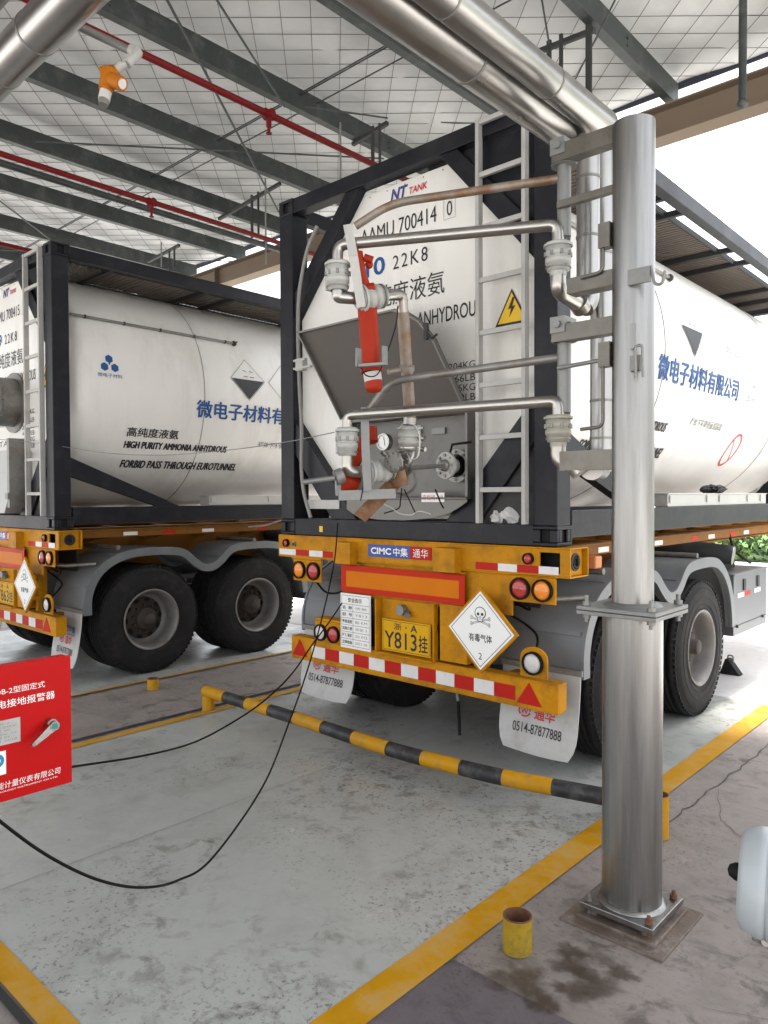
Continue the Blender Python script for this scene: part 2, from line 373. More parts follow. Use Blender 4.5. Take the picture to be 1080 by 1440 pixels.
# oil-stain shapes on the concrete by the stub
st = MB(); SW = []; STZ = .0084; random.seed(11)
for (x, y, r) in [(1.93, -1.50, .10), (2.02, -1.30, .07), (2.08, -1.42, .06), (1.96, -1.22, .05), (2.13, -1.33, .07), (2.16, -1.22, .05), (2.05, -1.55, .05)]:
    ph = [random.uniform(0, 6) for _ in range(4)]
    n0 = len(st.v); R_ = r*1.7; N_ = 36
    ph_ = lambda t: 1+.22*sin(3*t+ph[0])+.12*sin(7*t+ph[1])+.08*sin(11*t+ph[2])
    ring_ = lambda q: [(x+R_*q*cos(2*pi*i/N_)*ph_(2*pi*i/N_), y+R_*q*.8*sin(2*pi*i/N_)*ph_(2*pi*i/N_), STZ) for i in range(N_)]
    st.add([(x, y, STZ)]+ring_(.35)+ring_(.7)+ring_(1), [(0, 1+i, 1+(i+1) % N_) for i in range(N_)]+[(1+i, 1+N_+i, 1+N_+(i+1) % N_, 1+(i+1) % N_) for i in range(N_)]+[(1+N_+i, 1+2*N_+i, 1+2*N_+(i+1) % N_, 1+N_+(i+1) % N_) for i in range(N_)])
    SW += [1.]+[.85]*N_+[.45]*N_+[0.]*N_; STZ += .0003
STN = bpy.data.materials.new('oil_stain'); STN.use_nodes = True
n_ = STN.node_tree; b_ = n_.nodes['Principled BSDF']; b_.inputs['Base Color'].default_value = (.075, .055, .04, 1); b_.inputs['Roughness'].default_value = .4
tc_ = n_.nodes.new('ShaderNodeTexCoord'); nz_ = n_.nodes.new('ShaderNodeTexNoise'); nz_.inputs['Scale'].default_value = 22; nz_.inputs['Detail'].default_value = 8
mr_ = n_.nodes.new('ShaderNodeMapRange'); mr_.inputs[1].default_value = .30; mr_.inputs[2].default_value = .75; mr_.inputs[4].default_value = .85
n_.links.new(tc_.outputs['Object'], nz_.inputs[0]); n_.links.new(nz_.outputs[0], mr_.inputs[0]); n_.links.new(mr_.outputs[0], b_.inputs['Alpha'])
at_n = n_.nodes.new('ShaderNodeAttribute'); at_n.attribute_name = 'soak'
ad_ = n_.nodes.new('ShaderNodeMath'); ad_.operation = 'ADD'; ml_ = n_.nodes.new('ShaderNodeMath'); ml_.operation = 'MULTIPLY'; ml_.inputs[1].default_value = 1.1
nz_.inputs['Scale'].default_value = 16; n_.links.new(nz_.outputs[0], ml_.inputs[0]); n_.links.new(ml_.outputs[0], ad_.inputs[0]); n_.links.new(at_n.outputs['Fac'], ad_.inputs[1])
n_.links.new(ad_.outputs[0], mr_.inputs[0]); mr_.inputs[1].default_value = .88; mr_.inputs[2].default_value = 1.5; mr_.inputs[4].default_value = .72
o = st.build('oil_stain', STN)
a_ = o.data.attributes.new('soak', 'FLOAT', 'POINT'); a_.data.foreach_set('value', SW)
o['kind'] = 'stuff'; tag(o, 'dark oily blotches on brown concrete beside the open yellow stub', 'stain')

# ------------------------------------------------------------------ canopy
can = thing('canopy', 'grey steel loading-bay canopy roof with white netted insulation over both tankers', 'canopy', (0, 2.8, 0))
RZ = 5.50
# sagging insulation skin
rf = MB(); nx, ny = 120, 76; x0, x1, y0, y1 = -13.0, 5.2, -6.4, 3.05
random.seed(3)
for j in range(ny+1):
    for i in range(nx+1):
        X = x0+(x1-x0)*i/nx; Y = y0+(y1-y0)*j/ny
        sag =   .045*abs(sin((X-.72)/1.262*pi)) + .012*sin(X*7.3+Y*2.1)*sin(Y*5.7-X*1.3) + .008*sin(X*13+Y*9)*sin(Y*4)
        rf.v.append(Vector((X, Y, RZ-sag)))
for j in range(ny):
    for i in range(nx):
        a = j*(nx+1)+i; rf.f.append([a, a+nx+1, a+nx+2, a+1]); rf.m.append(0); rf.sm.append(True)
INS = mat('insulation_foil', (.58, .59, .59), .6, var=.10, vscale=2.5, dirt=(.66, .67, .66), damt=.5, dscale=1.2, bump=.8, bscale=6)
rf.build('insulation', INS, can, world=True)
MB().box((x0, y0, RZ+.03), (x1, 3.1, RZ+.10)).build('roof_panel', PURL, can, world=True)
# wire netting: two families of fine wires on the diagonal
nw = MB(); sp = .205
for fam in (0, 1):
    d = Vector((cos(YAW), sin(YAW), 0)) if fam == 0 else Vector((cos(YAW-radians(86)), sin(YAW-radians(86)), 0)); nn = Vector((-d.y, d.x, 0))
    for k in range(-75, 76):
        c = Vector((-5, -2.7, 0)) + nn*(k*sp*(1 if fam == 0 else 1.12)); ts = []
        for (n1, lo, hi) in ((0, -12.5, 4.0), (1, -6.2, 3.0)):
            if abs(d[n1]) > 1e-6: ts.append(sorted(((lo-c[n1])/d[n1], (hi-c[n1])/d[n1])))
        a, b = max(t[0] for t in ts), min(t[1] for t in ts)
        if b-a < .3: continue
        nseg = max(1, int((b-a)/1.5)); pts = []
        for q in range(nseg+1):
            p = c + d*(a+(b-a)*q/nseg); pts.append(Vector((p.x, p.y, RZ-.052-.012*fam+random.uniform(-.006, .006))))
        nw.tube(pts, .0032, seg=3, cap=False)
nw.build('wire_netting', WIRED, can, world=True)
# purlins (C sections)
PX = [.69-1.262*k for k in range(-3, 12)]
for k, X in enumerate(PX):
    p = MB(); zb = 5.235
    p.box((X, -6.3, zb), (X+.075, 2.95, zb+.004)); p.box((X+.071, -6.3, zb+.004), (X+.075, 2.95, zb+.185)); p.box((X, -6.3, zb+.181), (X+.071, 2.95, zb+.185))
    p.box((X, -6.3, zb+.004), (X+.003, 2.95, zb+.022))
    for yy in (-5.4, -3.2, -1.1, .35, 1.9):
        p.cyl((X+.075, yy, zb+.06), (X+.083, yy, zb+.06), .012, seg=8); p.cyl((X+.075, yy, zb+.12), (X+.083, yy, zb+.12), .012, seg=8)
    p.build('purlin', PURL, can, world=True)
# eaves beam (I section) and frames
e = MB(); e.box((-13, 2.70, 4.885), (5.2, 2.90, 4.900)); e.box((-13, 2.795, 4.900), (5.2, 2.805, 5.145)); e.box((-13, 2.70, 5.145), (5.2, 2.90, 5.160))
for X in (-9, -6, -3, 0, 3): e.box((X, 2.71, 4.900), (X+.01, 2.795, 5.145))
e.build('eaves_beam', BEAMM, can, world=True)
MB().box((-13, 3.052, 5.425), (5.2, 3.064, 5.62)).build('fascia', mat('fascia_dark', (.03, .032, .06), .5), can, world=True)
e = MB(); e.box((-13, -6.2, 4.90), (5.2, -6.0, 4.915)); e.box((-13, -6.105, 4.915), (5.2, -6.095, 5.215)); e.box((-13, -6.2, 5.215), (5.2, -6.0, 5.230))
e.build('eaves_beam', BEAMM, can, world=True)
for X in (-10.5, 5.0):
    for Y in (2.8, -6.1):
        q = MB(); q.box((X-.1, Y-.1, 0), (X-.085, Y+.1, 4.9)); q.box((X+.085, Y-.1, 0), (X+.1, Y+.1, 4.9)); q.box((X-.085, Y-.006, 0), (X+.085, Y+.006, 4.9))
        q.build('canopy_post', BEAMM, can, world=True)
# sag rods and roof bracing
rods = MB()
for (a, b, r) in [((235, 0), (392, 298), .011), ((305, 0), (400, 150), .009), ((50, 199), (540, 223), .009), ((430, 150), (545, 166), .008), ((0, 283), (70, 336), .009), ((240, 366), (380, 368), .008), ((0, 352), (60, 353), .008), ((540+180, 175), (540+80, 172), .006), ((865, 0), (785, 160), .007), ((762, 0), (772, 60), .007)]:
    rods.cyl(at(*a, Z=5.17), at(*b, Z=5.17), r, seg=8)
for (sx_, sy_) in ((460, 110), (600, 35), (250, 250)):
    yy_ = at(sx_, sy_, Z=5.36).y
    for k in range(len(PX)-1):
        rods.cyl((PX[k+1]+.08, yy_, 5.36), (PX[k]-.002, yy_, 5.36), .0065, seg=6)
rods.build('bracing_rods', PURL, can, world=True)
# grey conduit under the roof
cdt = thing('overhead_conduit', 'long plain grey conduit between the purlins, beside the lower red sprinkler pipe', 'conduit', tuple(at(200, 300, Z=4.95)))
pa = at(0, 229, Z=4.95); MB().cyl((pa.x, -6, 4.95), (pa.x, 2.6, 4.95), .035, seg=12).build('pipe', PURL, cdt, world=True)
# sprinkler lines
for i, (lab, X, heads) in enumerate([
        ('red sprinkler pipe nearest the yellow gas detector, running over the near tanker', -.905, [(378, 162), (-60, -60)]),
        ('middle red sprinkler pipe running between two roof purlins left of the near tanker', -2.95, [(213, 285)]),
        ('farthest left red sprinkler pipe, just above the left tanker', -5.16, [])]):
    t = thing('sprinkler_pipe', lab, 'sprinkler pipe', (X, 0, 4.5), 'red sprinkler pipes under the roof')
    m_ = MB().cyl((X, -6.2, 4.5), (X, 2.65, 4.5), .024, seg=12); m_.build('pipe', REDP, t, world=True)
    for a in heads:
        p = at(*a, X=X); y = p.y; h = MB().cyl((X-.045, y, 4.5), (X+.045, y, 4.5), .03, seg=10).cyl((X, y-.04, 4.5), (X, y+.04, 4.5), .033, seg=12).cyl((X, y, 4.5), (X, y, 4.41), .019, seg=10)
        h.cyl((X, y, 4.41), (X, y, 4.37), .011, seg=8).cyl((X, y, 4.368), (X, y, 4.362), .022, seg=12); h.build('sprinkler_head', [REDP], t, world=True)
# pipe hangers hanging from the purlins
def hanger(label, pa, pb, rods_, bottom=True):
    base = at(*pa, Z=5.215); Yh = base.y
    t = thing('pipe_hanger', label, 'pipe hanger', tuple(base), 'black steel pipe hangers under the roof')
    A, B = at(*pa, Y=Yh), at(*pb, Y=Yh)
    MB().bar(A, B, .035, .035).build('crossbar', DRK, t, world=True)
    for (x, ya, yb, wd) in rods_:
        p, q = at(x, ya, Y=Yh), at(x, yb, Y=Yh); MB().box((p.x-wd/2, Yh-.02, q.z), (p.x+wd/2, Yh+.0, p.z)).build('hanger_rod', DRK, t, world=True)
hanger('black pipe hanger of two short rods, left of the near tanker corner post', (308, 308), (394, 258), [(355, 275, 335, .03), (364, 270, 332, .018)])
hanger('black pipe hanger above the top front rail of the near tanker frame', (496, 203), (545, 173), [(525, 178, 240, .03), (535, 174, 236, .018)])
hanger('tall black pipe hanger with thick rod behind the two clad pipes', (744, 78), (836, 42), [(773, 58, 104, .035), (790, 49, 112, .025), (829, 28, 140, .045)])
hanger('small pipe hanger over the side of the far left tanker', (208, 368), (252, 345), [(239, 350, 382, .02), (246, 348, 378, .02)])
t = thing('drop_rod', 'thick dark rod hanging from the roof at upper right against the eaves beam', 'rod', tuple(at(1045, 145, Y=1.4)))
a, b = at(1046, -60, Y=1.4), at(1044, 146, Y=1.4)
MB().cyl((b.x, 1.4, 5.24), b, .025, seg=10).ball(b, .035).build('rod', PURL, t, world=True)
for lab, x, ya, yb, Y in [('thin pale rod hanging beside the near tanker left corner post', 374, 250, 372, .9), ('thin pale rod hanging in front of the purlins above the near tanker frame', 479, 172, 262, .5), ('short pale rod above the left tanker side rail', 227, 340, 375, .6)]:
    Y = at(x, ya, Z=5.24).y; b = at(x, yb, Y=Y); t = thing('drop_rod', lab, 'rod', tuple(b), 'thin drop rods under the roof')
    MB().cyl((b.x, Y, 5.24), b, .009, seg=8).build('rod', GALV, t, world=True)

# ------------------------------------------------------------------ tank container
L_ = 6.058; W_ = 1.219; H_ = 2.591; TR = 1.185; TZ = 1.375
def side(R_=TR+.004):
    return lambda u, v: Vector((sqrt(max(0.01, R_*R_-(v-TZ)**2)), u, v))
def casting(mb, sx, y, z, fy):
    """corner casting with oval holes: frame pieces around the holes"""
    x0 = W_-.162 if sx > 0 else -W_; x1 = x0+.162; y0, y1 = y, y+.178
    xi = 0
    t = .022
    mb.box((x0+t, y0+t, z+t), (x1-t, y1-t, z+.118-t), 1)
    mb.box((x0, y0, z), (x1, y1, z+t)); mb.box((x0, y0, z+.118-t), (x1, y1, z+.118))
    for (a, b) in ((x0, x0+.05), (x1-.05, x1)): mb.box((a, y0, z+t), (b, y0+t, z+.118-t)); mb.box((a, y1-t, z+t), (b, y1, z+.118-t))
    for xx in (x0, x1-t):
        mb.box((xx, y0+t, z+t), (xx+t, y0+.06, z+.118-t)); mb.box((xx, y1-.06, z+t), (xx+t, y1-t, z+.118-t))
def container(loc, lab, near):
    c = thing('tank_container', lab, 'tank container', loc, 'white tank containers on yellow trailers')
    f = MB()
    for y in (0, L_-.178):
        for sx in (-1, 1):
            for z in (0, H_-.118):
                f = MB(); casting(f, sx, y, z, y); f.build('corner_casting', [FRAME, HOLE], c, bevel=.006)
    for sx in (-1, 1):
        for y in (0, L_-.16):
            p = MB(); a = W_-.155 if sx > 0 else -W_+.003; p.box((a, y+.003, .118), (a+.152, y+.160, H_-.118)); p.build('corner_post', FRAME, c, bevel=.006)
        for z0, z1 in ((.045, .205), (H_-.125, H_-.012)):
            s_ = MB(); a = W_-.085 if sx > 0 else -W_+.005; s_.box((a, .178, z0), (a+.08, L_-.178, z1)); s_.build('side_rail', FRAME, c, bevel=.004)
        for (ya, za, yb, zb) in ((.16, .66, 1.30, .17), (L_-.16, .66, L_-1.3, .17)):
            s_ = MB(); x = sx*(W_-.045); s_.prism([(x-.035, ya, za), (x-.035, ya, za-.17), (x-.035, yb-(.15 if yb < 3 else -.15), zb), (x-.035, yb+(.07 if yb < 3 else -.07), zb)], (.07, 0, 0)); s_.build('side_strut', FRAME, c)
    for y in (0, L_-.12):
        MB().box((-W_+.162, y+.006, .0), (W_-.162, y+.116, .125)).build('end_rail', FRAME, c, bevel=.004)
        MB().box((-W_+.162, y+.008, H_-.115), (W_-.162, y+.112, H_-.006)).build('end_rail', FRAME, c, bevel=.004)
        for sx in (-1, 1):
            yy = y+.02 if y == 0 else y+.03
            s_ = MB(); s_.prism([(sx*.36, yy, 2.476), (sx*.50, yy, 2.476), (sx*1.065, yy, 1.86), (sx*1.065, yy, 1.66)], (0, .08, 0)); s_.build('end_strut', FRAME, c, bevel=.004)
            s_ = MB(); s_.prism([(sx*.40, yy, .125), (sx*.66, yy, .125), (sx*1.065, yy, .62), (sx*1.065, yy, .88)], (0, .08, 0)); s_.build('end_strut', FRAME, c, bevel=.004)
    # gusset upper right
    MB().prism([(.50, .055, 2.46), (1.065, .055, 2.46), (1.065, .055, 1.85)], (0, .01, 0)).build('gusset_plate', FRAME, c)
    MB().prism([(.56, .05, .126), (1.064, .05, .126), (1.064, .05, .60)], (0, .01, 0)).build('gusset_plate', DRK, c)
    # tank: octagonal clad end blending to the cylinder
    oc = [(-.42, 2.45), (.42, 2.45), (1.12, 1.75), (1.12, .86), (.42, .14), (-.42, .14), (-1.12, .86), (-1.12, 1.75)]
    tk = MB(); tk.prism([(x, .10, z) for x, z in oc], (0, .10, 0))
    tk.lathe([(.02, 0), (.95, 0), (1.10, .03), (TR-.01, .12), (TR, .17), (TR, 5.63), (TR-.04, 5.72), (.95, 5.82), (.02, 5.85)], (0, .18, TZ), (0, 1, 0), seg=96)
    tank = tk.build('tank', WHITE, c, bevel=.012)
    for yy in (1.62, 4.6): s_ = MB(); s_.lathe([(TR+.001, -.003), (TR+.004, -.003), (TR+.004, .003), (TR+.001, .003)], (0, yy, TZ), (0, 1, 0), seg=96); s_.build('seam_band', mat('seam_grey', (.22, .21, .20), .5), tank)
    rv = MB()
    for i in range(8):
        (xa, za), (xb, zb) = oc[i], oc[(i+1) % 8]; n = max(3, int(Vector((xb-xa, zb-za)).length/.14))
        for k in range(n):
            q = (k+.5)/n; x, z = xa+(xb-xa)*q, za+(zb-za)*q; x *= .975; z = TZ-.08+(z-TZ+.08)*.975
            rv.ball((x, .0995, z), .006, sc=(1, .5, 1), seg=8)
    rv.build('rivets', DULL, tank)
    # conduit high on the side
    for sx in (1,):
        k_ = MB(); X = sx*(1.02); z = TZ+sqrt((TR+.018)**2-X*X); k_.tube([(X, .26, z), (X, 2.10, z)], .014, seg=10)
        for yy in (.4, .8, 1.2, 1.6, 2.0): k_.box((X-.016, yy-.008, z-.016), (X+.018, yy+.008, z+.016), 1)
        k_.ball((X, 2.12, z), .03, 1); k_.tube([(X, 2.1, z), (X-.1, 2.28, z+.06)], .012, m=1); k_.build('side_conduit', [DULL, DRK], c)
    # walkway
    wk = MB(); wk.box((.35, .50, 2.53), (.97, 5.9, 2.536))
    yy = .6
    while yy < 5.9: wk.box((.36, yy, 2.522), (.96, yy+.012, 2.53)); yy += .055
    WALKM = mat('walkway_plate', (.20, .17, .145), .55, .3, var=.15)
    wk.build('walkway', WALKM, c)
    # expanded metal at the rear
    em = MB(); 
    for i in range(15):
        for j in range(8):
            cx = .30+j*.088+(i % 2)*.044; cy = .14+i*.033
            if cx > 1.0: continue
            em.tube([(cx-.04, cy, 2.5), (cx, cy+.014, 2.5), (cx+.04, cy, 2.5)], .0045, seg=4, cap=False); em.tube([(cx-.04, cy, 2.5), (cx, cy-.014, 2.5), (cx+.04, cy, 2.5)], .0045, seg=4, cap=False)
    em.build('walkway_grating', WALKM, c)
    for yy in (.13, .62, 1.70, 2.08, 3.28, 3.75, 4.9, 5.4):
        MB().box((.18, yy, 2.475), (W_-.08, yy+.045, 2.521)).build('walkway_bearer', DRK, c)
    MB().box((.30, .14, 2.478), (.345, 5.9, 2.53)).build('walkway_edge', DRK, c)
    MB().box((.975, .14, 2.50), (.99, 5.9, 2.545)).build('walkway_edge', DRK, c)
    # side boxes
    bx = MB(); bx.box((1.02, 1.66, .207), (W_-.025, 4.1, .30)); bx.box((1.01, 1.65, .300), (W_-.015, 4.11, .308))
    for yy in (1.68, 2.45, 2.75, 3.5, 3.9): bx.box((W_-.025, yy, .235), (W_-.012, yy+.05, .290))
    bx.build('document_locker', mat('locker_aluminium', (.50, .49, .47), .4, .5, var=.1), c, bevel=.003)
    # ladder
    ld = MB()
    for x in (.69, 1.015): ld.box((x-.012, -.035, .125), (x+.012, .012, H_-.02))
    lad = ld.build('ladder', LADM, c, bevel=.002)
    for k in range(8): MB().box((.703, -.028, .315+.318*k), (1.002, -.002, .345+.318*k)).build('rung', LADM, lad, bevel=.002)
    # ---- writing on the clad end
    R = rear(.0965)
    tx = MB()
    ser = '700414' if near else '700415'
    text('AAMU', (-.42, 2.10), (-.10, 2.205), R, m=INK, parent=tank); text(ser, (-.055, 2.10), (.275, 2.205), R, m=INK, parent=tank)
    text('0' if near else '6', (.36, 2.11), (.405, 2.205), R, m=INK, parent=tank)
    for a_, b_ in (((.335, 2.09), (.43, 2.092)), ((.335, 2.224), (.43, 2.226)), ((.335, 2.09), (.337, 2.226)), ((.428, 2.09), (.43, 2.226))): tx.poly([(a_[0], .0965, a_[1]), (b_[0], .0965, a_[1]), (b_[0], .0965, b_[1]), (a_[0], .0965, b_[1])])
    text('22K8', (-.11, 1.862), (.20, 1.957), R, m=INK, parent=tank, spacing=1.25)
    text('高纯度液氨', (-.42, 1.62), (.34, 1.775), R, m=INK, parent=tank)
    text('HIGH PURITY AMMONIA ANHYDROUS', (-.86, 1.43), (.63, 1.53), R, m=INK, parent=tank, bold=.006)
    for i, s2 in enumerate(('31204KG', '68966LB', '20015KG', '44079LB', '11189KG', '24887LB')):
        text(s2, (.30, 1.108-.062*i-(.02 if i else 0)), (.585, 1.153-.062*i-(.02 if i else 0)), R, m=INK, parent=tank)
    for i, s2 in enumerate(('MAX GROSS', 'TARE')): text(s2, (-.3, 1.02-.20*i), (.16, 1.075-.20*i), R, m=INK, parent=tank)
    tx.build('check_digit_box', INK, tank)
    text('10' if near else '09', (-.37, 1.855), (-.185, 1.98), R, BLUEL, tank, bold=.02)
    text('NT', (-.13, 2.335), (.03, 2.415), R, mat('navy_lettering', (.06, .06, .22), .5), tank, bold=.04, shear=.25)
    text('TANK', (.04, 2.34), (.20, 2.385), R, REDI, tank, bold=.02, shear=.2)
    # hazard triangle
    hz = MB(); T = lambda s_, y, cz=1.43: [(.855+s_*x, y, cz+s_*z) for x, z in ((-.12, -.10), (.12, -.10), (.0, .12))]
    hz.poly(T(1.0, .095), 0); hz.poly(T(.82, .0935, 1.428), 1)
    hz.poly([(.863, .092, 1.495), (.83, .092, 1.425), (.853, .092, 1.43), (.838, .092, 1.375), (.885, .092, 1.445), (.862, .092, 1.442), (.878, .092, 1.495)], 0)
    hz.build('voltage_warning_label', [INK, TEXY], c)
    # ---- writing on the side
    S = side()
    def painted(txt, lo, hi, m, cut, d, spacing=1):
        mb = MB()
        for k, (du, dv) in enumerate(((-d, 0), (d, 0), (0, d*.6), (0, -d*.6))):
            text(txt, (lo[0]+du, lo[1]+dv), (hi[0]+du, hi[1]+dv), side(TR+.0035+.0006*k), 0, 0, mb=mb, cut=cut, spacing=spacing)
        return mb.build('lettering', m, tank)
    painted('高纯度液氨', (.775, .895), (1.35, .985), INK, 3, .0022)
    painted('HIGH PURITY AMMONIA ANHYDROUS', (.775, .785), (1.985, .850), INK, 2, .0045, 1.04)
    painted('FORBID PASS THROUGH EUROTUNNEL', (.80, .595), (2.20, .668), INK, 2, .0045, 1.04)
    painted('微电子材料有限公司', (1.525, 1.135), (3.30, 1.315), BLUEL, 5, .006)
    text('罐体下不得倚靠或踩踏', (2.40, .86), (3.15, .925), S, m=INKG, parent=tank, cut=2, bold=.01); text('UN 1005', (2.95, 1.52), (3.35, 1.60), S, m=INKG, parent=tank, cut=2)
    text('31204KG', (3.55, 1.28), (3.85, 1.34), S, m=INKG, parent=tank, cut=2); text('20015KG', (3.55, 1.16), (3.85, 1.22), S, m=INKG, parent=tank, cut=2)
    # blue three-hexagon emblem with its caption
    em = MB(); S2 = side()
    for (u, v) in ((.565, 1.615), (.513, 1.535), (.617, 1.535)):
        em.poly([S2(u+.042*cos(pi/2+k*pi/3), v+.042*sin(pi/2+k*pi/3)) for k in range(6)])
    em.poly([S2(.557, 1.60), S2(.557, 1.56), S2(.573, 1.56), S2(.573, 1.60)])
    text('微电子材料', (.44, 1.435), (.69, 1.475), S2, 0, 0, mb=em, cut=2); em.build('tank_emblem', BLUEL, tank)
    # hazard diamonds on the side
    S3 = side(TR+.005); S4 = side(TR+.0065)
    for cu_, mm in ((2.20, 1), (2.72, 0)):
        dm = MB()
        cv = 1.60; D = .235
        pts = lambda q, fn: [fn(cu_-q, cv), fn(cu_, cv-q), fn(cu_+q, cv), fn(cu_, cv+q)]
        # outline
        for k in range(4):
            A, B = [(-1, 0), (0, -1), (1, 0), (0, 1)][k], [(0, -1), (1, 0), (0, 1), (-1, 0)][k]
            for sg in range(6):
                q0, q1 = sg/6, (sg+1)/6
                P_ = lambda t, q: (cu_+(A[0]*(1-t)+B[0]*t)*q, cv+(A[1]*(1-t)+B[1]*t)*q)
                dm.poly([S3(*P_(q0, D)), S3(*P_(q1, D)), S3(*P_(q1, D*.965)), S3(*P_(q0, D*.965))], 1)
        if mm:
            for sg in range(6):
                a0, a1 = sg/6, (sg+1)/6; dm.poly([S4(cu_-D*.93*(1-a0), cv-D*.93*a0), S4(cu_-D*.93*(1-a1)+.0001, cv-D*.93*a1), S4(cu_+D*.93*(1-a1), cv-D*.93*a1), S4(cu_+D*.93*(1-a0), cv-D*.93*a0)], 0)
            for q in (-.06, .03): dm.poly([S4(cu_+q, cv+.10), S4(cu_+q+.05, cv+.085), S4(cu_+q+.05, cv+.095), S4(cu_+q, cv+.11)], 1); dm.poly([S4(cu_+q, cv+.03), S4(cu_+q+.06, cv+.03), S4(cu_+q+.06, cv+.04), S4(cu_+q, cv+.04)], 1)
        dm.build('hazard_diamond', [INK, INKG], tank)
    pr_ = MB(); cu_, cv = 3.72, .72
    for k in range(40):
        t0, t1 = 2*pi*k/40, 2*pi*(k+1)/40
        pr_.poly([S3(cu_+.15*cos(t0), cv+.15*sin(t0)), S3(cu_+.15*cos(t1), cv+.15*sin(t1)), S3(cu_+.13*cos(t1), cv+.13*sin(t1)), S3(cu_+.13*cos(t0), cv+.13*sin(t0))], 0)
    for k in range(6):
        a0, a1 = -.09+.18*k/6, -.09+.18*(k+1)/6; pr_.poly([S3(cu_+a0-.008, cv-a0), S3(cu_+a0+.008, cv-a0), S3(cu_+a1+.008, cv-a1), S3(cu_+a1-.008, cv-a1)], 0)
    pr_.build('prohibition_label', [REDI], tank)
    return c, tank
near_c, near_tank = container((0, 0, 1.46), 'near white tank container with its steel valve cabinet open behind the loading arms', True)
left_c, left_tank = container((-4.56, -.861, 1.46), 'left white tank container with a closed grey valve box and large round nozzle', False)

# ---- near container: valve cabinet with open lid
nc = near_c
def npt(x, z, y=0): return (x, y, z)
cb = MB()   # recess: back, sides; opening x -.50...58, z .28...80 local
X0, X1, Z0, Z1 = -.46, .585, .285, .815
cb.box((X0, .088, Z0), (X1, .094, Z1), 1)
cb.box((X0-.02, -.02, Z0), (X0, .09, Z1)); cb.box((X1, -.02, Z0), (X1+.022, .09, Z1)); cb.box((X0-.02, -.03, Z1), (X1+.022, .09, Z1+.025))
cb.box((X0-.02, -.035, Z0-.012), (X1+.022, .09, Z0))
cb.prism([(X0, -.022, Z0-.012), (X1+.02, -.022, Z0-.012), (X1+.02, -.022, Z0-.03), (X1-.03, -.022, .225), (X1-.12, -.022, .18), (X1-.25, -.022, .148), (.1, -.022, .13), (-.15, -.022, .13), (X0+.1, -.022, .15), (X0, -.022, .2)], (0, .006, 0))
cab = cb.build('valve_cabinet', [CAB, CABBK], nc, bevel=.003)
MB().box((X0+.48, .078, .40), (X0+.485, .087, .78)).box((.25, .070, .70), (.36, .087, .74)).box((.08, .06, .69), (.15, .087, .76)).build('cabinet_brackets', GALV, cab)
th = radians(18); pn = Vector((0, -cos(th), -sin(th))); p0 = Vector((0, -.02, 2.30))
LP = [on_plane(x, y, p0, pn) for x, y in ((482, 589), (654, 566), (613, 477), (592, 450), (574, 439), (554, 434), (421, 466))]
off = Vector((0, 0, 1.46))
ldm = MB().prism([p-off for p in LP], pn*-.008, 0)
n5 = len(LP); cc = sum((p for p in LP), Vector())/n5
for i in range(n5):
    a, b = LP[i]-off, LP[(i+1) % n5]-off; inw = (cc-off-(a+b)/2); inw = (inw - (b-a).normalized()*inw.dot((b-a).normalized())).normalized()
    ldm.prism([a, b, b+inw*.012, a+inw*.012], pn*.03, 1)
lid = ldm.build('cabinet_lid', [CABIN, CAB], cab)
h = MB(); p = LP[2]*.55+LP[3]*.45-off; h.obox(p+pn*.03, Vector((.012, 0, 0)), Vector((0, .012, 0)), Vector((0, 0, .05))); h.tube([p+pn*.03, p+pn*.05+Vector((.06, 0, -.05)), p+pn*.05+Vector((.10, 0, -.03))], .008, seg=8); h.build('lid_latch', DRK, lid)
# gauge
g = MB(); gp = at(541, 622, Y=-.01)-off
gp = gp + Vector((.02, -.03, 0)); g.ring(gp+Vector((0, -.012, 0)), gp+Vector((0, .03, 0)), .058, .050); g.cyl(gp+Vector((0, .03, 0)), gp+Vector((0, .085, 0)), .012); g.cyl(gp+Vector((0, -.002, 0)), gp+Vector((0, .03, 0)), .0505, m=1)
g.obox(gp+Vector((.006, -.0035, .006)), Vector((.002, 0, .0)), Vector((0, .0008, 0)), Vector((-.006, 0, .03)), 2); g.build('pressure_gauge', [SILV, DIALW, INK], nc)
# tank outlet flange and hand lever
fl = MB(); fp = at(640, 655, Y=.02)-off; fq = at(603, 662, Y=-.12)-off
fl.ring(fp+Vector((0, .01, 0)), fp+Vector((0, .08, 0)), .105, .075); fl.cyl(fp+Vector((0, .0, 0)), fp+Vector((0, .06, 0)), .06, m=2); fl.cyl(fp, fp+Vector((-.01, -.06, 0)), .045)
fl.cyl(fp+Vector((-.012, -.065, 0)), fp+Vector((-.015, -.085, 0)), .085)
for k in range(8):
    t = 2*pi*k/8; q = fp+Vector((cos(t)*.065-.014, -.095, sin(t)*.065)); fl.cyl(q, q+Vector((0, .035, 0)), .011, seg=6, m=1)
    q = fp+Vector((cos(t)*.09, .005, sin(t)*.09)); fl.cyl(q, q+Vector((0, -.012, 0)), .010, seg=6, m=1)
fl.tube([fp+Vector((-.01, -.05, .05)), fp+Vector((.03, -.07, .13)), fp+Vector((.16, -.05, .14))], .008, seg=8, m=2)
fl.build('outlet_flange', [SWIV, DULL, BLK], nc)
lb = MB(); a = at(592, 693, Y=-.03)-off; b = at(624, 706, Y=-.03)-off
lb.box((a.x, -.0255, b.z), (b.x, -.0225, a.z), 0); 
text('液相阀 AIR', (a.x+.006, b.z+.012), (b.x-.006, a.z-.012), rear(-.0262), 0, 0, mb=lb, mi=1)
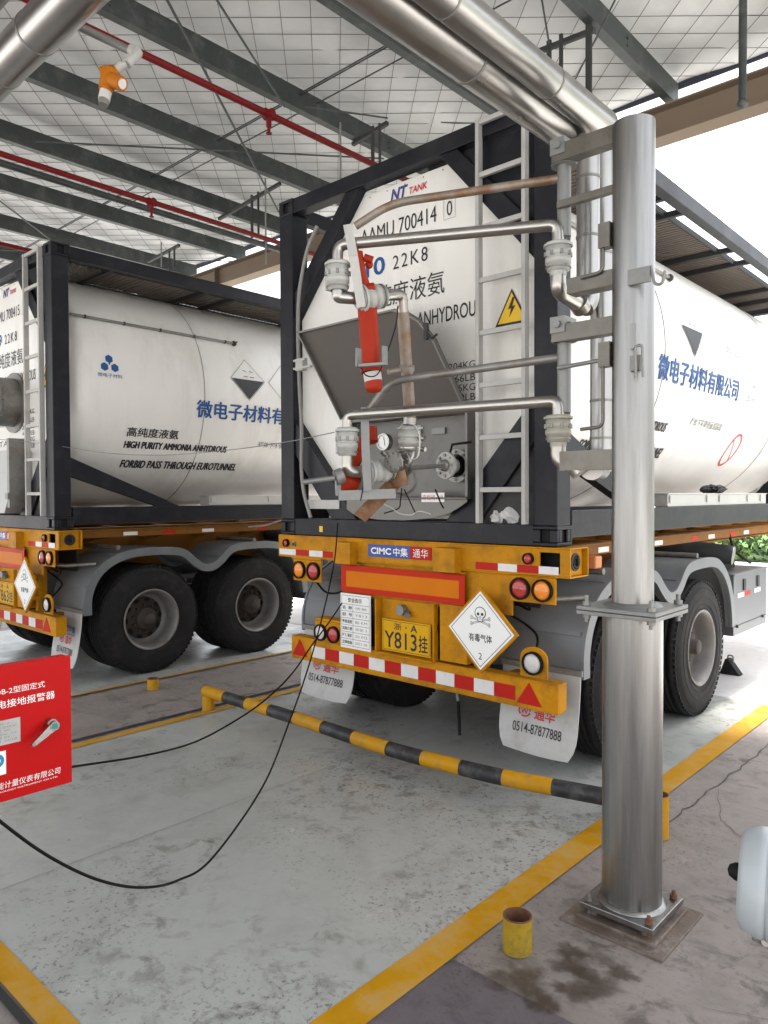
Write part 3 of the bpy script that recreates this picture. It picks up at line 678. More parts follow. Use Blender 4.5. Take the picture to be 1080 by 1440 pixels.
lb.build('cabinet_label', [WHI, REDI, INK], nc); lb = MB(); a = at(628, 636, Y=.06)-off; b = at(641, 644, Y=.06)-off; lb.box((a.x, .065, b.z), (b.x, .068, a.z), 0); text('液相', (a.x+.006, b.z+.006), (b.x-.006, a.z-.006), rear(.0642), 0, 0, mb=lb, mi=2)
lb.build('cabinet_label', [WHI, REDI, INK], nc)
# flexible conduit by the left post
cv = [at(*p, Y=-.03)-off for p in ((446, 318), (432, 352), (424, 390), (420, 420), (419, 470), (421, 540), (424, 600), (424, 660), (428, 695), (437, 728))]
MB().tube(catmull(cv), .014, seg=10).build('grey_hose', GREYC, nc)
bb = MB(); a = at(418, 505, Y=-.04)-off; bb.box((a.x-.01, -.05, a.z-.09), (a.x+.07, .0, a.z)); bb.box((a.x-.03, -.055, a.z-.08), (a.x+.16, -.03, a.z-.065)); bb.box((a.x-.03, -.055, a.z-.02), (a.x+.10, -.03, a.z-.005))
bb.build('junction_box', LADM, nc)
wd = MB(); x = at(447, 730, Y=0).x
yb = at(451, 744, Y=0)-off; wd.box((yb.x-.018, -.0035+.006, yb.z-.022), (yb.x+.018, .0055, yb.z+.022)); wd.build('yellow_sticker', TEXY, nc)
yt = MB(); a = at(433, 703, Y=.02)-off; b = at(478, 716, Y=.02)-off; yt.box((a.x, .01, b.z), (b.x, .09, a.z)); yt.build('tool_tray', LADM, nc, bevel=.003)
# plastic film heap by the ladder foot
random.seed(21)
def crumple(cx, cy, cz, r, nn=3, sc=(1, .7, .8)):
    m_ = MB()
    for q in range(nn):
        c = Vector((cx+random.uniform(-r, r)*.9, cy+random.uniform(-.3, .3)*r, cz)); rr = r*random.uniform(.6, 1); seg = 12; vs = []
        for j in range(7):
            for i in range(seg):
                p, t = pi*j/6, 2*pi*i/seg; k = rr*random.uniform(.6, 1.15)
                vs.append(c + Vector((sin(p)*cos(t)*k*sc[0], sin(p)*sin(t)*k*sc[1], cos(p)*k*sc[2] + rr*.5)))
        m_.add(vs, [(j*seg+i, (j+1)*seg+i, (j+1)*seg+(i+1) % seg, j*seg+(i+1) % seg) for j in range(6) for i in range(seg)])
    return m_
p = at(707, 730, Y=.07)
o = crumple(p.x, .075, 1.590, .075, 4).build('plastic_film', FILM); tag(o, 'crumpled pale plastic film on the bottom rail behind the near ladder', 'plastic film')
p = at(468, 727, Y=.05)
o = crumple(p.x, .06, 1.588, .03, 3).build('grounding_clamp', GALV); tag(o, 'small pale grounding clamp gripping the near frame bottom rail, black cable hanging from it', 'clamp')
o = crumple(1.13, 2.75, 1.772, .07, 5, (.9, 2.2, .6)).build('black_cloth', CLOTH); tag(o, 'crumpled black cloth lying on the aluminium locker of the near tanker', 'cloth')

# ---- left container: nozzle and closed box
lc = left_c
nz = MB(); q = Vector((.12, 0, 1.245))
nz.cyl(q+Vector((0, .10, 0)), q+Vector((0, -.12, 0)), .24, seg=36); nz.ring(q+Vector((0, .08, 0)), q+Vector((0, .10, 0)), .30, .2, 36)
nz.cyl(q+Vector((0, -.12, 0)), q+Vector((0, -.16, 0)), .27, seg=36); nz.cyl(q+Vector((0, -.165, 0)), q+Vector((0, -.20, 0)), .27, seg=36, m=1)
for k in range(28):
    t = 2*pi*k/28; p = q+Vector((cos(t)*.25, 0, sin(t)*.25)); nz.cyl(p+Vector((0, -.225, 0)), p+Vector((0, -.10, 0)), .012, seg=6, m=1)
nz.build('manhole_nozzle', [DULL, GALV], lc)
bx = MB(); bx.prism([(-.72, -.10, .75), (.46, -.10, .75), (.46, -.10, .30), (.34, -.10, .14), (-.6, -.10, .14), (-.72, -.10, .3)], (0, .19, 0)); vb = bx.build('closed_valve_box', mat('box_grey', (.36, .365, .36), .4, .4, var=.1, vscale=3), lc, bevel=.008)
MB().box((.48, -.12, .20), (.53, .05, .86)).box((.475, -.14, .28), (.54, -.12, .34)).build('box_bracket', DULL, vb)

# ------------------------------------------------------------------ trailer
def skull(mb, cx, cz, s, y, bone, ink):
    def ell(x, z, rx, rz, yy, m, n=28): mb.poly([(x+rx*cos(t), yy, z+rz*sin(t)) for t in [-2*pi*i/n for i in range(n)]][::-1], m)
    for (a, b) in (((-1.05, -.75), (1.05, -.15)), ((-1.05, -.15), (1.05, -.75))):
        A, B = Vector((cx+a[0]*s, y+.0012, cz+a[1]*s)), Vector((cx+b[0]*s, y+.0012, cz+b[1]*s)); mb.bar(A, B, .0006, .16*s, m=ink, hint=Vector((0, 0, 1)))
        mb.bar(A.lerp(B, .03)+Vector((0, -.0006, 0)), A.lerp(B, .97)+Vector((0, -.0006, 0)), .0006, .07*s, m=bone, hint=Vector((0, 0, 1)))
        for P in (A, B):
            for q in (-.09, .09): ell(P.x, P.z+q*s, .12*s, .11*s, y+.0008, ink, 14); ell(P.x, P.z+q*s, .07*s, .065*s, y+.0002, bone, 14)
    ell(cx, cz+.35*s, .66*s, .62*s, y, ink); mb.poly([(cx-.36*s, y, cz-.1*s), (cx+.36*s, y, cz-.1*s), (cx+.30*s, y, cz-.52*s), (cx-.30*s, y, cz-.52*s)], ink)
    ell(cx, cz+.37*s, .57*s, .53*s, y-.0007, bone); mb.poly([(cx-.29*s, y-.0007, cz-.08*s), (cx+.29*s, y-.0007, cz-.08*s), (cx+.24*s, y-.0007, cz-.45*s), (cx-.24*s, y-.0007, cz-.45*s)], bone)
    for q in (-1, 1): ell(cx+q*.24*s, cz+.25*s, .16*s, .15*s, y-.0014, ink, 18)
    mb.poly([(cx-.07*s, y-.0014, cz-.03*s), (cx+.07*s, y-.0014, cz-.03*s), (cx, y-.0014, cz+.12*s)], ink)
    for q in (-.14, 0, .14): mb.poly([(cx+q*s-.015*s, y-.0014, cz-.42*s), (cx+q*s+.015*s, y-.0014, cz-.42*s), (cx+q*s+.015*s, y-.0014, cz-.2*s), (cx+q*s-.015*s, y-.0014, cz-.2*s)], ink)
# wheel meshes (axis +X, outer face at x=0)
def wheel_meshes():
    ty = MB(); TW = .285
    prof = [(.292, -.02), (.31, -.006), (.36, .004), (.43, .004), (.49, -.006), (.527, -.024), (.540, -.040)]
    for k in range(4):
        x = -.040-(TW-.08)*(k+1)/5
        prof += [(.5415, x+.006), (.527, x+.005), (.527, x-.005), (.5415, x-.006)]
    prof += [(.540, -TW+.040), (.527, -TW+.024), (.49, -TW+.006), (.43, -TW-.004), (.36, -TW-.004), (.31, -TW+.006), (.292, -TW+.02)]
    ty.lathe(prof, (0, 0, 0), (1, 0, 0), seg=72)
    for r in (.345, .405, .475): ty.lathe([(r-.003, .0045), (r, .0075), (r+.003, .0045)], (0, 0, 0), (1, 0, 0), seg=72)
    for k in range(72):      # shoulder blocks
        t = 2*pi*k/72
        for x in (-.026, -TW+.026):
            c = Vector((x, cos(t)*.526, sin(t)*.526)); rad = Vector((0, cos(t), sin(t))); tan = Vector((0, -sin(t), cos(t)))
            ty.obox(c, Vector((.016, 0, 0)), tan*.014, rad*.006)
    rm = MB()
    rm.lathe([(.300, -.012), (.304, .0), (.296, .005), (.284, -.002), (.272, -.03), (.262, -.06), (.258, -.13), (.245, -.175), (.21, -.185)], (0, 0, 0), (1, 0, 0), seg=48)
    rm.lathe([(.30, -TW+.01), (.285, -TW+.01), (.26, -TW+.05), (.255, -.14)], (0, 0, 0), (1, 0, 0), seg=48)
    hb = MB()
    hb.lathe([(.212, -.184), (.18, -.178), (.14, -.150), (.115, -.145), (.112, -.10), (.100, -.085), (.062, -.085), (.060, -.03), (.052, -.022), (.001, -.02)], (0, 0, 0), (1, 0, 0), seg=40)
    for k in range(10):
        t = 2*pi*k/10; c = Vector((-.146, cos(t)*.135, sin(t)*.135)); hb.cyl(c, c+Vector((.035, 0, 0)), .013, seg=6)
        t += pi/10; c = Vector((-.176, cos(t)*.186, sin(t)*.186)); tan = Vector((0, -sin(t), cos(t))); rad = Vector((0, cos(t), sin(t)))
        hb.poly([c + tan*.030*cos(a) + rad*.021*sin(a) + Vector((.006, 0, 0)) for a in [2*pi*i/16 for i in range(16)]], 1)
    return ty, rm, hb
_ty, _rm, _hb = wheel_meshes()
WM = {}
def wheel(parent, x, y, sgn):
    """sgn +1: outer face looks +X"""
    if not WM:
        rim = _rm.build('wheel', RIM, parent); tyre = _ty.build('tyre', RUBBER, rim); hub = _hb.build('hub', [RIMD, HOLE], rim)
        WM['r'], WM['t'], WM['h'] = rim, tyre, hub
    else:
        rim = copy_part(WM['r'], parent); copy_part(WM['t'], rim); copy_part(WM['h'], rim)
    rim.location = (x, y, .54); rim.rotation_euler = (random.uniform(0, 6), 0, 0 if sgn > 0 else pi)
    if sgn < 0: rim.rotation_mode = 'XYZ'
    return rim
def trailer(loc, lab, near):
    t = thing('semi_trailer', lab, 'semi-trailer', loc, 'yellow skeletal semi-trailers')
    # main beams
    for sx in (-1, 1):
        b = MB(); x = sx*.50
        b.box((x-.07, .20, 1.428), (x+.07, 8.6, 1.444)); b.prism([(x-.07, .20, 1.02), (x-.07, 2.95, 1.02), (x-.07, 3.35, 1.25), (x-.07, 8.6, 1.25), (x-.07, 8.6, 1.264), (x-.07, 3.345, 1.264), (x-.07, 2.945, 1.034), (x-.07, .20, 1.034)], (.14, 0, 0)); b.prism([(x-.006, .2, 1.034), (x-.006, 2.945, 1.034), (x-.006, 3.345, 1.264), (x-.006, 8.6, 1.264), (x-.006, 8.6, 1.428), (x-.006, .2, 1.428)], (.012, 0, 0)); b.build('main_beam', YDK, t)
        s_ = MB(); X = sx*1.10
        s_.box((X-.012, .22, 1.37), (X+.012, 8.5, 1.436)); s_.box((X-.035*(1 if sx > 0 else -1), .22, 1.436), (X+.04*sx, 8.5, 1.446)); s_.build('side_beam', YDK, t)
        for i, yy in enumerate((.72, 1.15, 1.62, 2.35, 2.75, 3.3, 3.7, 4.6, 5.2)):
            xx = X+sx*.0135; MB().box((X+sx*.0125, yy, 1.38), (xx, yy+.15, 1.415)).build('side_reflective_tape', RTAPE if i % 2 else WTAPE, t)
    for yy in (.6, 1.25, 1.9, 2.55, 3.2, 3.9, 4.6, 5.3, 6.0, 6.7, 7.4): MB().prism([(-1.088, yy, 1.425), (-1.088, yy, 1.375), (-.52, yy, 1.30), (.52, yy, 1.30), (1.088, yy, 1.375), (1.088, yy, 1.425)], (0, .05, 0)).build('cross_member', YDK, t)
    # rear bolster
    bo = MB(); bo.box((-1.25, 0, 1.292), (1.05, .012, 1.446)); bo.box((-1.25, 0, 1.446), (1.30, .22, 1.455)); bo.box((-1.25, .0, 1.283), (1.30, .22, 1.292)); bo.box((-1.25, .21, 1.292), (1.30, .22, 1.446))
    bo.box((1.05, 0, 1.292), (1.105, .012, 1.446)); bo.box((1.235, 0, 1.292), (1.30, .012, 1.446)); bo.box((1.105, 0, 1.292), (1.235, .012, 1.31)); bo.box((1.105, 0, 1.425), (1.235, .012, 1.446))
    bo.box((1.06, .10, 1.292), (1.24, .11, 1.446), 1)
    bo.box((1.262, .03, 1.292), (1.268, .20, 1.446)); bo.box((-1.25, .012, 1.292), (-1.244, .21, 1.446))
    bol = bo.build('rear_bolster', [YEL, HOLE], t, bevel=.003)
    tw = MB(); tw.ring((1.268, .115, 1.37), (1.275, .115, 1.37), .052, .040, 20, 0); tw.cyl((1.2685, .115, 1.37), (1.2695, .115, 1.37), .042, m=1); tw.tube([(1.27, .09, 1.35), (1.278, .12, 1.335), (1.278, .14, 1.355), (1.278, .13, 1.39)], .007, m=0, seg=6)
    tw.build('twist_lock', [DRK, HOLE], bol)
    for (a, b) in ((-.545, -.375), (.375, .545)): MB().box((a, -.075, 1.272), (b, .0, 1.425)).box((a-.03, -.004, 1.262), (b+.03, 0, 1.272)).build('buffer_block', YEL, bol, bevel=.006)
    # name plate
    pb = MB(); pb.box((-.262, -.006, 1.332), (.123, -.0005, 1.418), 0); pb.box((.1235, -.006, 1.332), (.305, -.0005, 1.418), 1)
    R = rear(-.0068)
    text('CIMC', (-.235, 1.352), (-.045, 1.398), R, 0, 0, mb=pb, mi=2, bold=.03); text('中集', (-.025, 1.345), (.105, 1.404), R, 0, 0, mb=pb, mi=2, bold=.01); text('通华', (.15, 1.345), (.28, 1.404), R, 0, 0, mb=pb, mi=2)
    pb.build('maker_plate', [BLUE, RTAPE, WHI], bol)
    tp = MB()
    def tape(xs, z0, z1, first, y=-.003):
        for i in range(len(xs)-1): tp.box((xs[i], y, z0), (xs[i+1]-.002, y+.0028, z1), (i+first) % 2)
    tape((.655, .82, .955, 1.10, 1.23), 1.30, 1.345, 0); tp.build('rear_reflective_tape', [RTAPE, WTAPE], bol); tp = MB()
    tape((-1.235, -1.04, -.885, -.735, -.60), 1.30, 1.345, 1); tp.build('rear_reflective_tape', [RTAPE, WTAPE], bol)
    # small marker lamps
    def lamp(x, z, r, m, parent=t, y=-.002, ringm=BLK, nm='lamp'):
        l = MB(); l.ring((x, y, z), (x, y-.022, z), r, r*.84, 28, 1); l.lathe([(r*.85, -.0), (r*.82, -.010), (r*.55, -.017), (.001, -.020)], (x, y-.006, z), (0, 1, 0), seg=28, m=0)
        l.cyl((x, y-.004, z), (x, y-.008, z), r*.85, m=0); l.build(nm, [m, ringm], parent)
    lamp(-1.145, 1.392, .030, LRED, bol, nm='marker_lamp'); lamp(1.035, 1.385, .034, LRED, bol, nm='marker_lamp')
    q = MB(); q.cyl((-1.055, -.004, 1.385), (-1.055, -.012, 1.385), .022, seg=6).cyl((-1.055, -.012, 1.385), (-1.055, -.018, 1.385), .012, seg=8, m=1); q.build('bolt', [GALV, DRK], bol)
    # tail lamp clusters
    def cluster(x0, x1, z0, z1, ls, nm='tail_lamp_bracket'):
        m_ = MB(); m_.box((x0, .0, z0), (x1, .014, z1)); m_.box((x0, .0, z1), (x1, .12, z1+.02)); o = m_.build(nm, YEL, t, bevel=.012)
        for (x, z, r, mt) in ls: lamp(x, z, r, mt, o, y=-.001, nm='tail_lamp')
    cluster(-1.075, -.755, 1.105, 1.27, [(-.995, 1.19, .068, LORA), (-.832, 1.19, .068, LRED)])
    cluster(.905, 1.21, 1.125, 1.278, [(.978, 1.205, .066, LRED), (1.128, 1.205, .066, LORA)])
    cluster(-.83, -.54, .655, .82, [(-.757, .735, .062, LWHI), (-.617, .735, .062, LRED)])
    # reversing lamp on bumper
    m_ = MB(); m_.prism([(.975, .0, .69), (1.155, 0, .69), (1.155, 0, .80)] + [(1.065+.09*cos(a), 0, .80+.07*sin(a)) for a in [pi*i/10 for i in range(1, 10)]] + [(.975, 0, .80)], (0, .012, 0)); o = m_.build('reversing_lamp_bracket', YEL, t)
    lamp(1.065, .775, .068, LWHI, o, nm='reversing_lamp')
    # orange board
    m_ = MB(); m_.box((-.528, -.012, 1.065), (.578, -.004, 1.258), 0); m_.box((-.475, -.0145, 1.105), (.535, -.0122, 1.218), 1); m_.build('rear_marking_board', [RBOARD, OBOARD], t)
    # back structure: vertical posts, box with plate
    m_ = MB(); m_.box((.37, .0, .69), (.585, .012, 1.06)); m_.box((.37, .012, .69), (.382, .20, 1.06)); m_.box((.573, .012, .69), (.585, .20, 1.06))
    m_.box((-.53, .03, 1.03), (.9, .045, 1.285)); m_.box((.62, .07, .66), (.68, .12, 1.1)); m_.box((-.60, .10, .66), (-.54, .16, 1.1))
    m_.build('rear_posts', YEL, t, bevel=.004)
    MB().box((-.53, .35, .66), (.9, .36, 1.28)).build('dark_backing', DRK, t)
    m_ = MB(); m_.box((-.155, .02, .675), (.335, .03, 1.045)); m_.box((-.155, -.045, .672), (.335, .03, .682)); m_.box((-.165, -.045, .672), (-.155, .03, 1.045)); m_.box((.325, -.02, .682), (.335, .02, 1.045)); pbx = m_.build('plate_box', YEL, t, bevel=.003)
    m_ = MB(); m_.tube([(.05, .015, .985), (.05, -.03, .985)], .035, seg=14); m_.tube([(.09, .01, .97), (.12, -.03, .955)], .02, seg=10); m_.build('plate_lamp', GALV, pbx)
    # licence plate
    m_ = MB(); m_.box((-.128, -.010, .695), (.300, -.006, .912), 0)
    Rp = rear(-.0108)
    for (a, b) in (((-.120, .703), (.292, .706)), ((-.120, .901), (.292, .904)), ((-.120, .703), (-.117, .904)), ((.289, .703), (.292, .904))): m_.poly([(a[0], -.0108, a[1]), (b[0], -.0108, a[1]), (b[0], -.0108, b[1]), (a[0], -.0108, b[1])], 1)
    text('浙', (-.02, .845), (.05, .893), Rp, 0, 0, mb=m_, mi=1, bold=.01); text('·', (.085, .862), (.098, .875), Rp, 0, 0, mb=m_, mi=1); text('A', (.13, .845), (.19, .893), Rp, 0, 0, mb=m_, mi=1, bold=.02)
    text('Y813' if near else 'Y863', (-.105, .718), (.185, .832), Rp, 0, 0, mb=m_, mi=1, bold=.012); text('挂', (.20, .718), (.278, .832), Rp, 0, 0, mb=m_, mi=1, bold=.015)
    m_.build('licence_plate', [PLATEY, INK], t)
    # white information board
    m_ = MB(); m_.box((-.532, -.016, .66), (-.232, -.010, 1.055), 0); Rw = -.0168
    def ln(x0, z0, x1, z1, wd=.0025):
        if abs(x1-x0) > abs(z1-z0): m_.poly([(x0, Rw, z0-wd/2), (x1, Rw, z0-wd/2), (x1, Rw, z0+wd/2), (x0, Rw, z0+wd/2)], 1)
        else: m_.poly([(x0-wd/2, Rw, z0), (x0+wd/2, Rw, z0), (x0+wd/2, Rw, z1), (x0-wd/2, Rw, z1)], 1)
    zs = [.678, .728, .778, .828, .878, .928, .978]
    for z in zs + [1.040]: ln(-.520, z, -.244, z)
    ln(-.520, .678, -.520, 1.04); ln(-.244, .678, -.244, 1.04); ln(-.405, .678, -.405, .978)
    text('安全告示', (-.455, .992), (-.315, 1.026), rear(Rw), 0, 0, mb=m_, mi=1, bold=.02)
    for i, s_ in enumerate(('定期检验', '罐体容积', '适装介质', '最高速度', '牌  号', '名  称')):
        text(s_, (-.513, zs[i]+.012), (-.413, zs[i]+.038), rear(Rw), 0, 0, mb=m_, mi=1, bold=.02)
    for i, s_ in enumerate(('2021 06', '20 M3', '液氨 2', '80 KM', 'Y813' if near else 'Y863', '液氨')): text(s_, (-.385, zs[i]+.016), (-.265, zs[i]+.035), rear(Rw), 0, 0, mb=m_, mi=2)
    m_.build('information_board', [WHI, INK, INKG], t)
    # poison gas placard
    m_ = MB(); cx, cz, y = .742, .937, -.075
    D = lambda q, yy: [(cx-q, yy, cz), (cx, yy, cz-q), (cx+q, yy, cz), (cx, yy, cz+q)]
    m_.prism(D(.262, y), (0, .02, 0), 1); m_.poly(D(.240, y-.0012), 0)
    for k in range(4):
        d1, d2 = D(.222, y-.002), D(.217, y-.002); m_.poly([d1[k], d1[(k+1) % 4], d2[(k+1) % 4], d2[k]], 2)
    skull(m_, cx, cz+.085, .062, y-.0025, 0, 2)
    text('有毒气体', (cx-.085, cz-.070), (cx+.085, cz-.020), rear(y-.0025), 0, 0, mb=m_, mi=2, bold=.012); text('2', (cx-.012, cz-.175), (cx+.012, cz-.135), rear(y-.0025), 0, 0, mb=m_, mi=2)
    m_.box((cx-.02, y+.021, cz-.15), (cx+.02, .06, cz-.11), 1); m_.box((cx-.02, y+.021, cz+.05), (cx+.02, .03, cz+.09), 1)
    m_.build('poison_gas_placard', [WHI, YEL, INK], t)
    # bumper
    m_ = MB(); m_.box((-1.10, .0, .505), (1.225, .012, .665)); m_.box((-1.10, 0, .665), (1.225, .10, .673)); m_.box((-1.10, .0, .497), (1.225, .06, .505)); m_.box((-1.1, .012, .505), (-1.09, .1, .665)); m_.box((1.215, .012, .505), (1.225, .1, .665)); bu = m_.build('rear_bumper', YEL, t, bevel=.003)
    tp = MB(); xs = [-.865+i*.1505*1.0 for i in range(13)]
    for i in range(12): tp.box((xs[i]+.001, -.003, .535), (xs[i+1]-.001, -.0003, .620), (i+1) % 2)
    tp.build('bumper_tape', [RTAPE, WTAPE], bu)
    for x in (-1.0, 1.035):
        MB().prism([(x-.085, -.0003, .525), (x+.085, -.0003, .525), (x, -.0003, .655)], (0, -.004, 0), 0).build('triangle_reflector', RTAPE, bu)
    m_ = MB()
    for x in (-.75, .80): MB().box((x, .1, .51), (x+.06, .45, .66)).box((x, .39, .66), (x+.06, .45, 1.02)).build('bumper_stay', YDK, t)
    # fenders with lip, mudflaps
    prof = [(.26, .66), (.265, .82), (.32, .98), (.43, 1.11), (.60, 1.20), (.82, 1.24), (1.15, 1.235), (1.32, 1.20), (1.45, 1.10), (1.55, 1.04), (1.66, 1.04), (1.76, 1.10), (1.88, 1.20), (2.05, 1.235), (2.42, 1.235), (2.62, 1.19), (2.80, 1.07), (2.92, .90), (2.97, .72), (2.98, .62)]
    pr = [Vector((0, a, b)) for a, b in prof]; pr2 = catmull(pr, 5)
    nrm = []
    for i in range(len(pr2)):
        d = (pr2[min(i+1, len(pr2)-1)]-pr2[max(i-1, 0)]).normalized(); nrm.append(Vector((0, -d.z, d.y)))
    def ribbon(mb, x0, x1, o0, o1, m=0, sm=True):
        n = len(pr2); A = []
        for (x, of) in ((x0, o0), (x1, o0), (x1, o1), (x0, o1)): A.append([Vector((x, p.y, p.z)) + nn*of for p, nn in zip(pr2, nrm)])
        for a, b in ((0, 1), (1, 2), (2, 3), (3, 0)): mb.add(A[a]+A[b], [(i, i+1, n+i+1, n+i) for i in range(n-1)], m, sm)
        for i in (0, n-1): mb.add([A[k][i] for k in range(4)], [(0, 1, 2, 3)], m)
    for sx in (-1, 1):
        f = MB(); xs_ = lambda a: a*sx
        ribbon(f, xs_(.60), xs_(1.235), -.004, .008); ribbon(f, xs_(1.195), xs_(1.245), -.055, -.004); ribbon(f, xs_(1.236), xs_(1.258), -.062, .016); ribbon(f, xs_(.60), xs_(.612), -.05, -.004)
        for q in range(8, len(pr2)-6, 12):
            p, nn = pr2[q], nrm[q]; d = Vector((0, nn.z, -nn.y)); f.obox(Vector((sx*.92, p.y, p.z))+nn*.011, Vector((.30, 0, 0)), d*.014, nn*.005)
        f.build('fender', FEND, t)
        MB().tube([(sx*.5, .62, 1.27), (sx*1.20, .62, 1.27)], .022, seg=10).build('fender_stay', DULL, t); MB().tube([(sx*.5, 2.25, 1.27), (sx*1.20, 2.25, 1.27)], .022, seg=10).build('fender_stay', DULL, t); MB().tube([(sx*.55, .16, 1.16), (sx*.95, .17, 1.11), (sx*1.2, .40, 1.13)], .018, bend=.1, seg=8).build('fender_stay', DULL, t)
        # mudflap
        fx0, fx1 = (.70, 1.245) if sx > 0 else (-1.215, -.62)
        m_ = MB(); n = 10
        fl = lambda u, v: Vector((u, .235 - .07*((.70-v)/.5)**1.5*(1 if near else 1) + .006*sin(u*9), v))
        vs = []; 
        for j in range(n+1):
            for i in range(n+1): ins = (0.045 if j == n else .016 if j == n-1 else .004 if j == n-2 else 0); vs.append(fl(fx0+ins+(fx1-fx0-2*ins)*i/n, .70-.52*j/n - .012*sin(i/n*pi)*(j == n)))
        vs2 = [v+Vector((0, .008, 0)) for v in vs]; N = (n+1)**2
        fs = [(j*(n+1)+i, (j+1)*(n+1)+i, (j+1)*(n+1)+i+1, j*(n+1)+i+1) for j in range(n) for i in range(n)]
        m_.add(vs+vs2, fs + [tuple(q+N for q in f_[::-1]) for f_ in fs], 0, True)
        e_ = [j*(n+1) for j in range(n+1)]; m_.add([vs[q] for q in e_]+[vs2[q] for q in e_], [(i, i+1, n+2+i, n+1+i) for i in range(n)]); e_ = [j*(n+1)+n for j in range(n+1)]; m_.add([vs[q] for q in e_]+[vs2[q] for q in e_], [(i, n+1+i, n+2+i, i+1) for i in range(n)])
        e_ = [n*(n+1)+i for i in range(n+1)]; m_.add([vs[q] for q in e_]+[vs2[q] for q in e_], [(i, n+1+i, n+2+i, i+1) for i in range(n)])
        mf = m_.build('mudflap', FLAP, t)
        fr = lambda u, v: fl(u, v)+Vector((0, -.003, 0)); x = fx0+.10; wd_ = fx1-fx0-.2
        text('CIMC', (x+.02, .49), (x+wd_*.55, .545), fr, BLUE, mf, bold=.03); text('中集', (x+wd_*.58, .48), (x+wd_, .55), fr, BLUE, mf, bold=.02)
        r_ = MB(); text('通华', (x+wd_*.42, .375), (x+wd_*.85, .455), fr, 0, 0, mb=r_, bold=.02)
        for k in range(24):
            if k % 8 == 7: continue
            a0, a1 = 2*pi*k/24, 2*pi*(k+1)/24; c_ = (x+wd_*.22, .415)
            r_.poly([fr(c_[0]+.045*cos(a0), c_[1]+.038*sin(a0)), fr(c_[0]+.045*cos(a1), c_[1]+.038*sin(a1)), fr(c_[0]+.034*cos(a1), c_[1]+.028*sin(a1)), fr(c_[0]+.034*cos(a0), c_[1]+.028*sin(a0))][::-1])
        text('W', (x+wd_*.22-.028, .395), (x+wd_*.22+.028, .432), fr, 0, 0, mb=r_, bold=.02)
        r_.build('lettering', REDI, mf)
        k_ = MB(); text('0514-87877888', (x, .285), (x+wd_, .345), fr, 0, 0, mb=k_, bold=.005)
        k_.poly([fr(x, .468), fr(x+wd_, .466), fr(x+wd_, .472), fr(x, .474)]); k_.build('lettering', INK, mf)
        MB().box((fx0-.01, .225, .68), (fx1+.01, .25, .715)).build('mudflap_clamp', DULL, t)
        # wheels
        for y in (.95, 2.26):
            if sx > 0: wheel(t, 1.235, y, 1); wheel(t, .905, y, 1)
            else: wheel(t, -1.235, y, -1); wheel(t, -.905, y, -1)
    ax = MB()
    for y in (.95, 2.26): ax.cyl((-.95, y, .54), (.95, y, .54), .075, seg=20, m=0)
    for sx in (-1, 1):
        for y in (.95, 2.26): ax.cyl((sx*.45, y, .60), (sx*.45, y, .72), .06, m=0); ax.box((sx*.5-.04, y-.55, .70), (sx*.5+.04, y+.55, .76), 0); ax.cyl((sx*.62-.02, y, .54), (sx*.62+.02, y, .54), .20, m=0)
        ax.box((sx*.5-.05, 1.5, .70), (sx*.5+.05, 1.7, 1.02), 0); ax.box((sx*.5-.05, .34, .70), (sx*.5+.05, .40, 1.02), 0); ax.box((sx*.5-.05, 2.84, .70), (sx*.5+.05, 2.9, 1.02), 0)
    ax.build('axles', DRK, t)
    for k_, pth in enumerate(([(-.86, .02, 1.13), (-.80, .10, 1.02), (-.66, .14, 1.05), (-.60, .12, 1.20)], [(.36, .04, .98), (.345, .02, .90), (.355, .03, .82), (.348, .04, .74)], [(1.0, .03, 1.13), (.95, .14, 1.06), (.80, .18, 1.10), (.66, .12, 1.18)], [(1.06, .02, .82), (1.02, .12, .90), (.90, .2, .95), (.72, .15, 1.05)])):
        MB().tube(catmull(pth, 6), .008, seg=8).build('lamp_cable', BLK, t)
    # hanging straps under the tail
    m_ = MB(); m_.tube([(.16, .55, .60), (.17, .45, .36), (.19, .44, .30)], .014, seg=8, m=0); m_.cyl((.16, .50, .40), (.17, .46, .34), .030, .014, seg=10); m_.tube([(.18, .45, .33), (.20, .44, .06)], .012, seg=8, m=1); m_.build('drain_strap', [DULL, RUBBER], t)
    # tool box
    tb = MB(); tb.box((.80, 3.02, .52), (1.235, 3.98, 1.05)); tb.box((.79, 3.01, 1.05), (1.245, 3.99, 1.062)); tb.box((1.235, 3.03, .60), (1.239, 3.97, .606), 1)
    for yy in (3.30, 3.70): tb.box((1.236, yy-.03, .90), (1.246, yy+.03, 1.0), 1)
    tb.box((1.236, 3.12, .845), (1.2385, 3.30, .885), 2); tb.box((1.236, 3.30, .845), (1.2385, 3.48, .885), 3); tb.box((1.236, 3.60, .845), (1.2385, 3.78, .885), 2)
    for yy in (3.1, 3.85): tb.cyl((1.235, yy, .60), (1.25, yy, .60), .014, seg=8, m=1)
    tb.build('tool_box', [mat('toolbox_grey', (.13, .137, .145), .4, .3, var=.08), DRK, WTAPE, RTAPE], t, bevel=.004)
    at_ = MB(); at_.cyl((.55, 2.95, 1.30), (1.20, 3.10, 1.22), .085, seg=28, m=0); at_.cyl((1.20, 3.10, 1.22), (1.207, 3.101, 1.219), .080, seg=28, m=1); at_.build('air_tank', [DRK, GALV], t)
    m_ = MB(); m_.box((.75, 3.15, 1.075), (1.08, 3.55, 1.20)); m_.tube([(1.1, 3.3, 1.42), (1.13, 3.35, 1.25), (1.20, 3.6, 1.12)], .012, seg=8); m_.build('valve_block', BLK, t)
    if near: m_ = MB().box((1.09, .55, 1.29), (1.18, .64, 1.37)).build('side_marker_lamp', mat('dusty_amber', (.60, .22, .08), .5), t, bevel=.01)
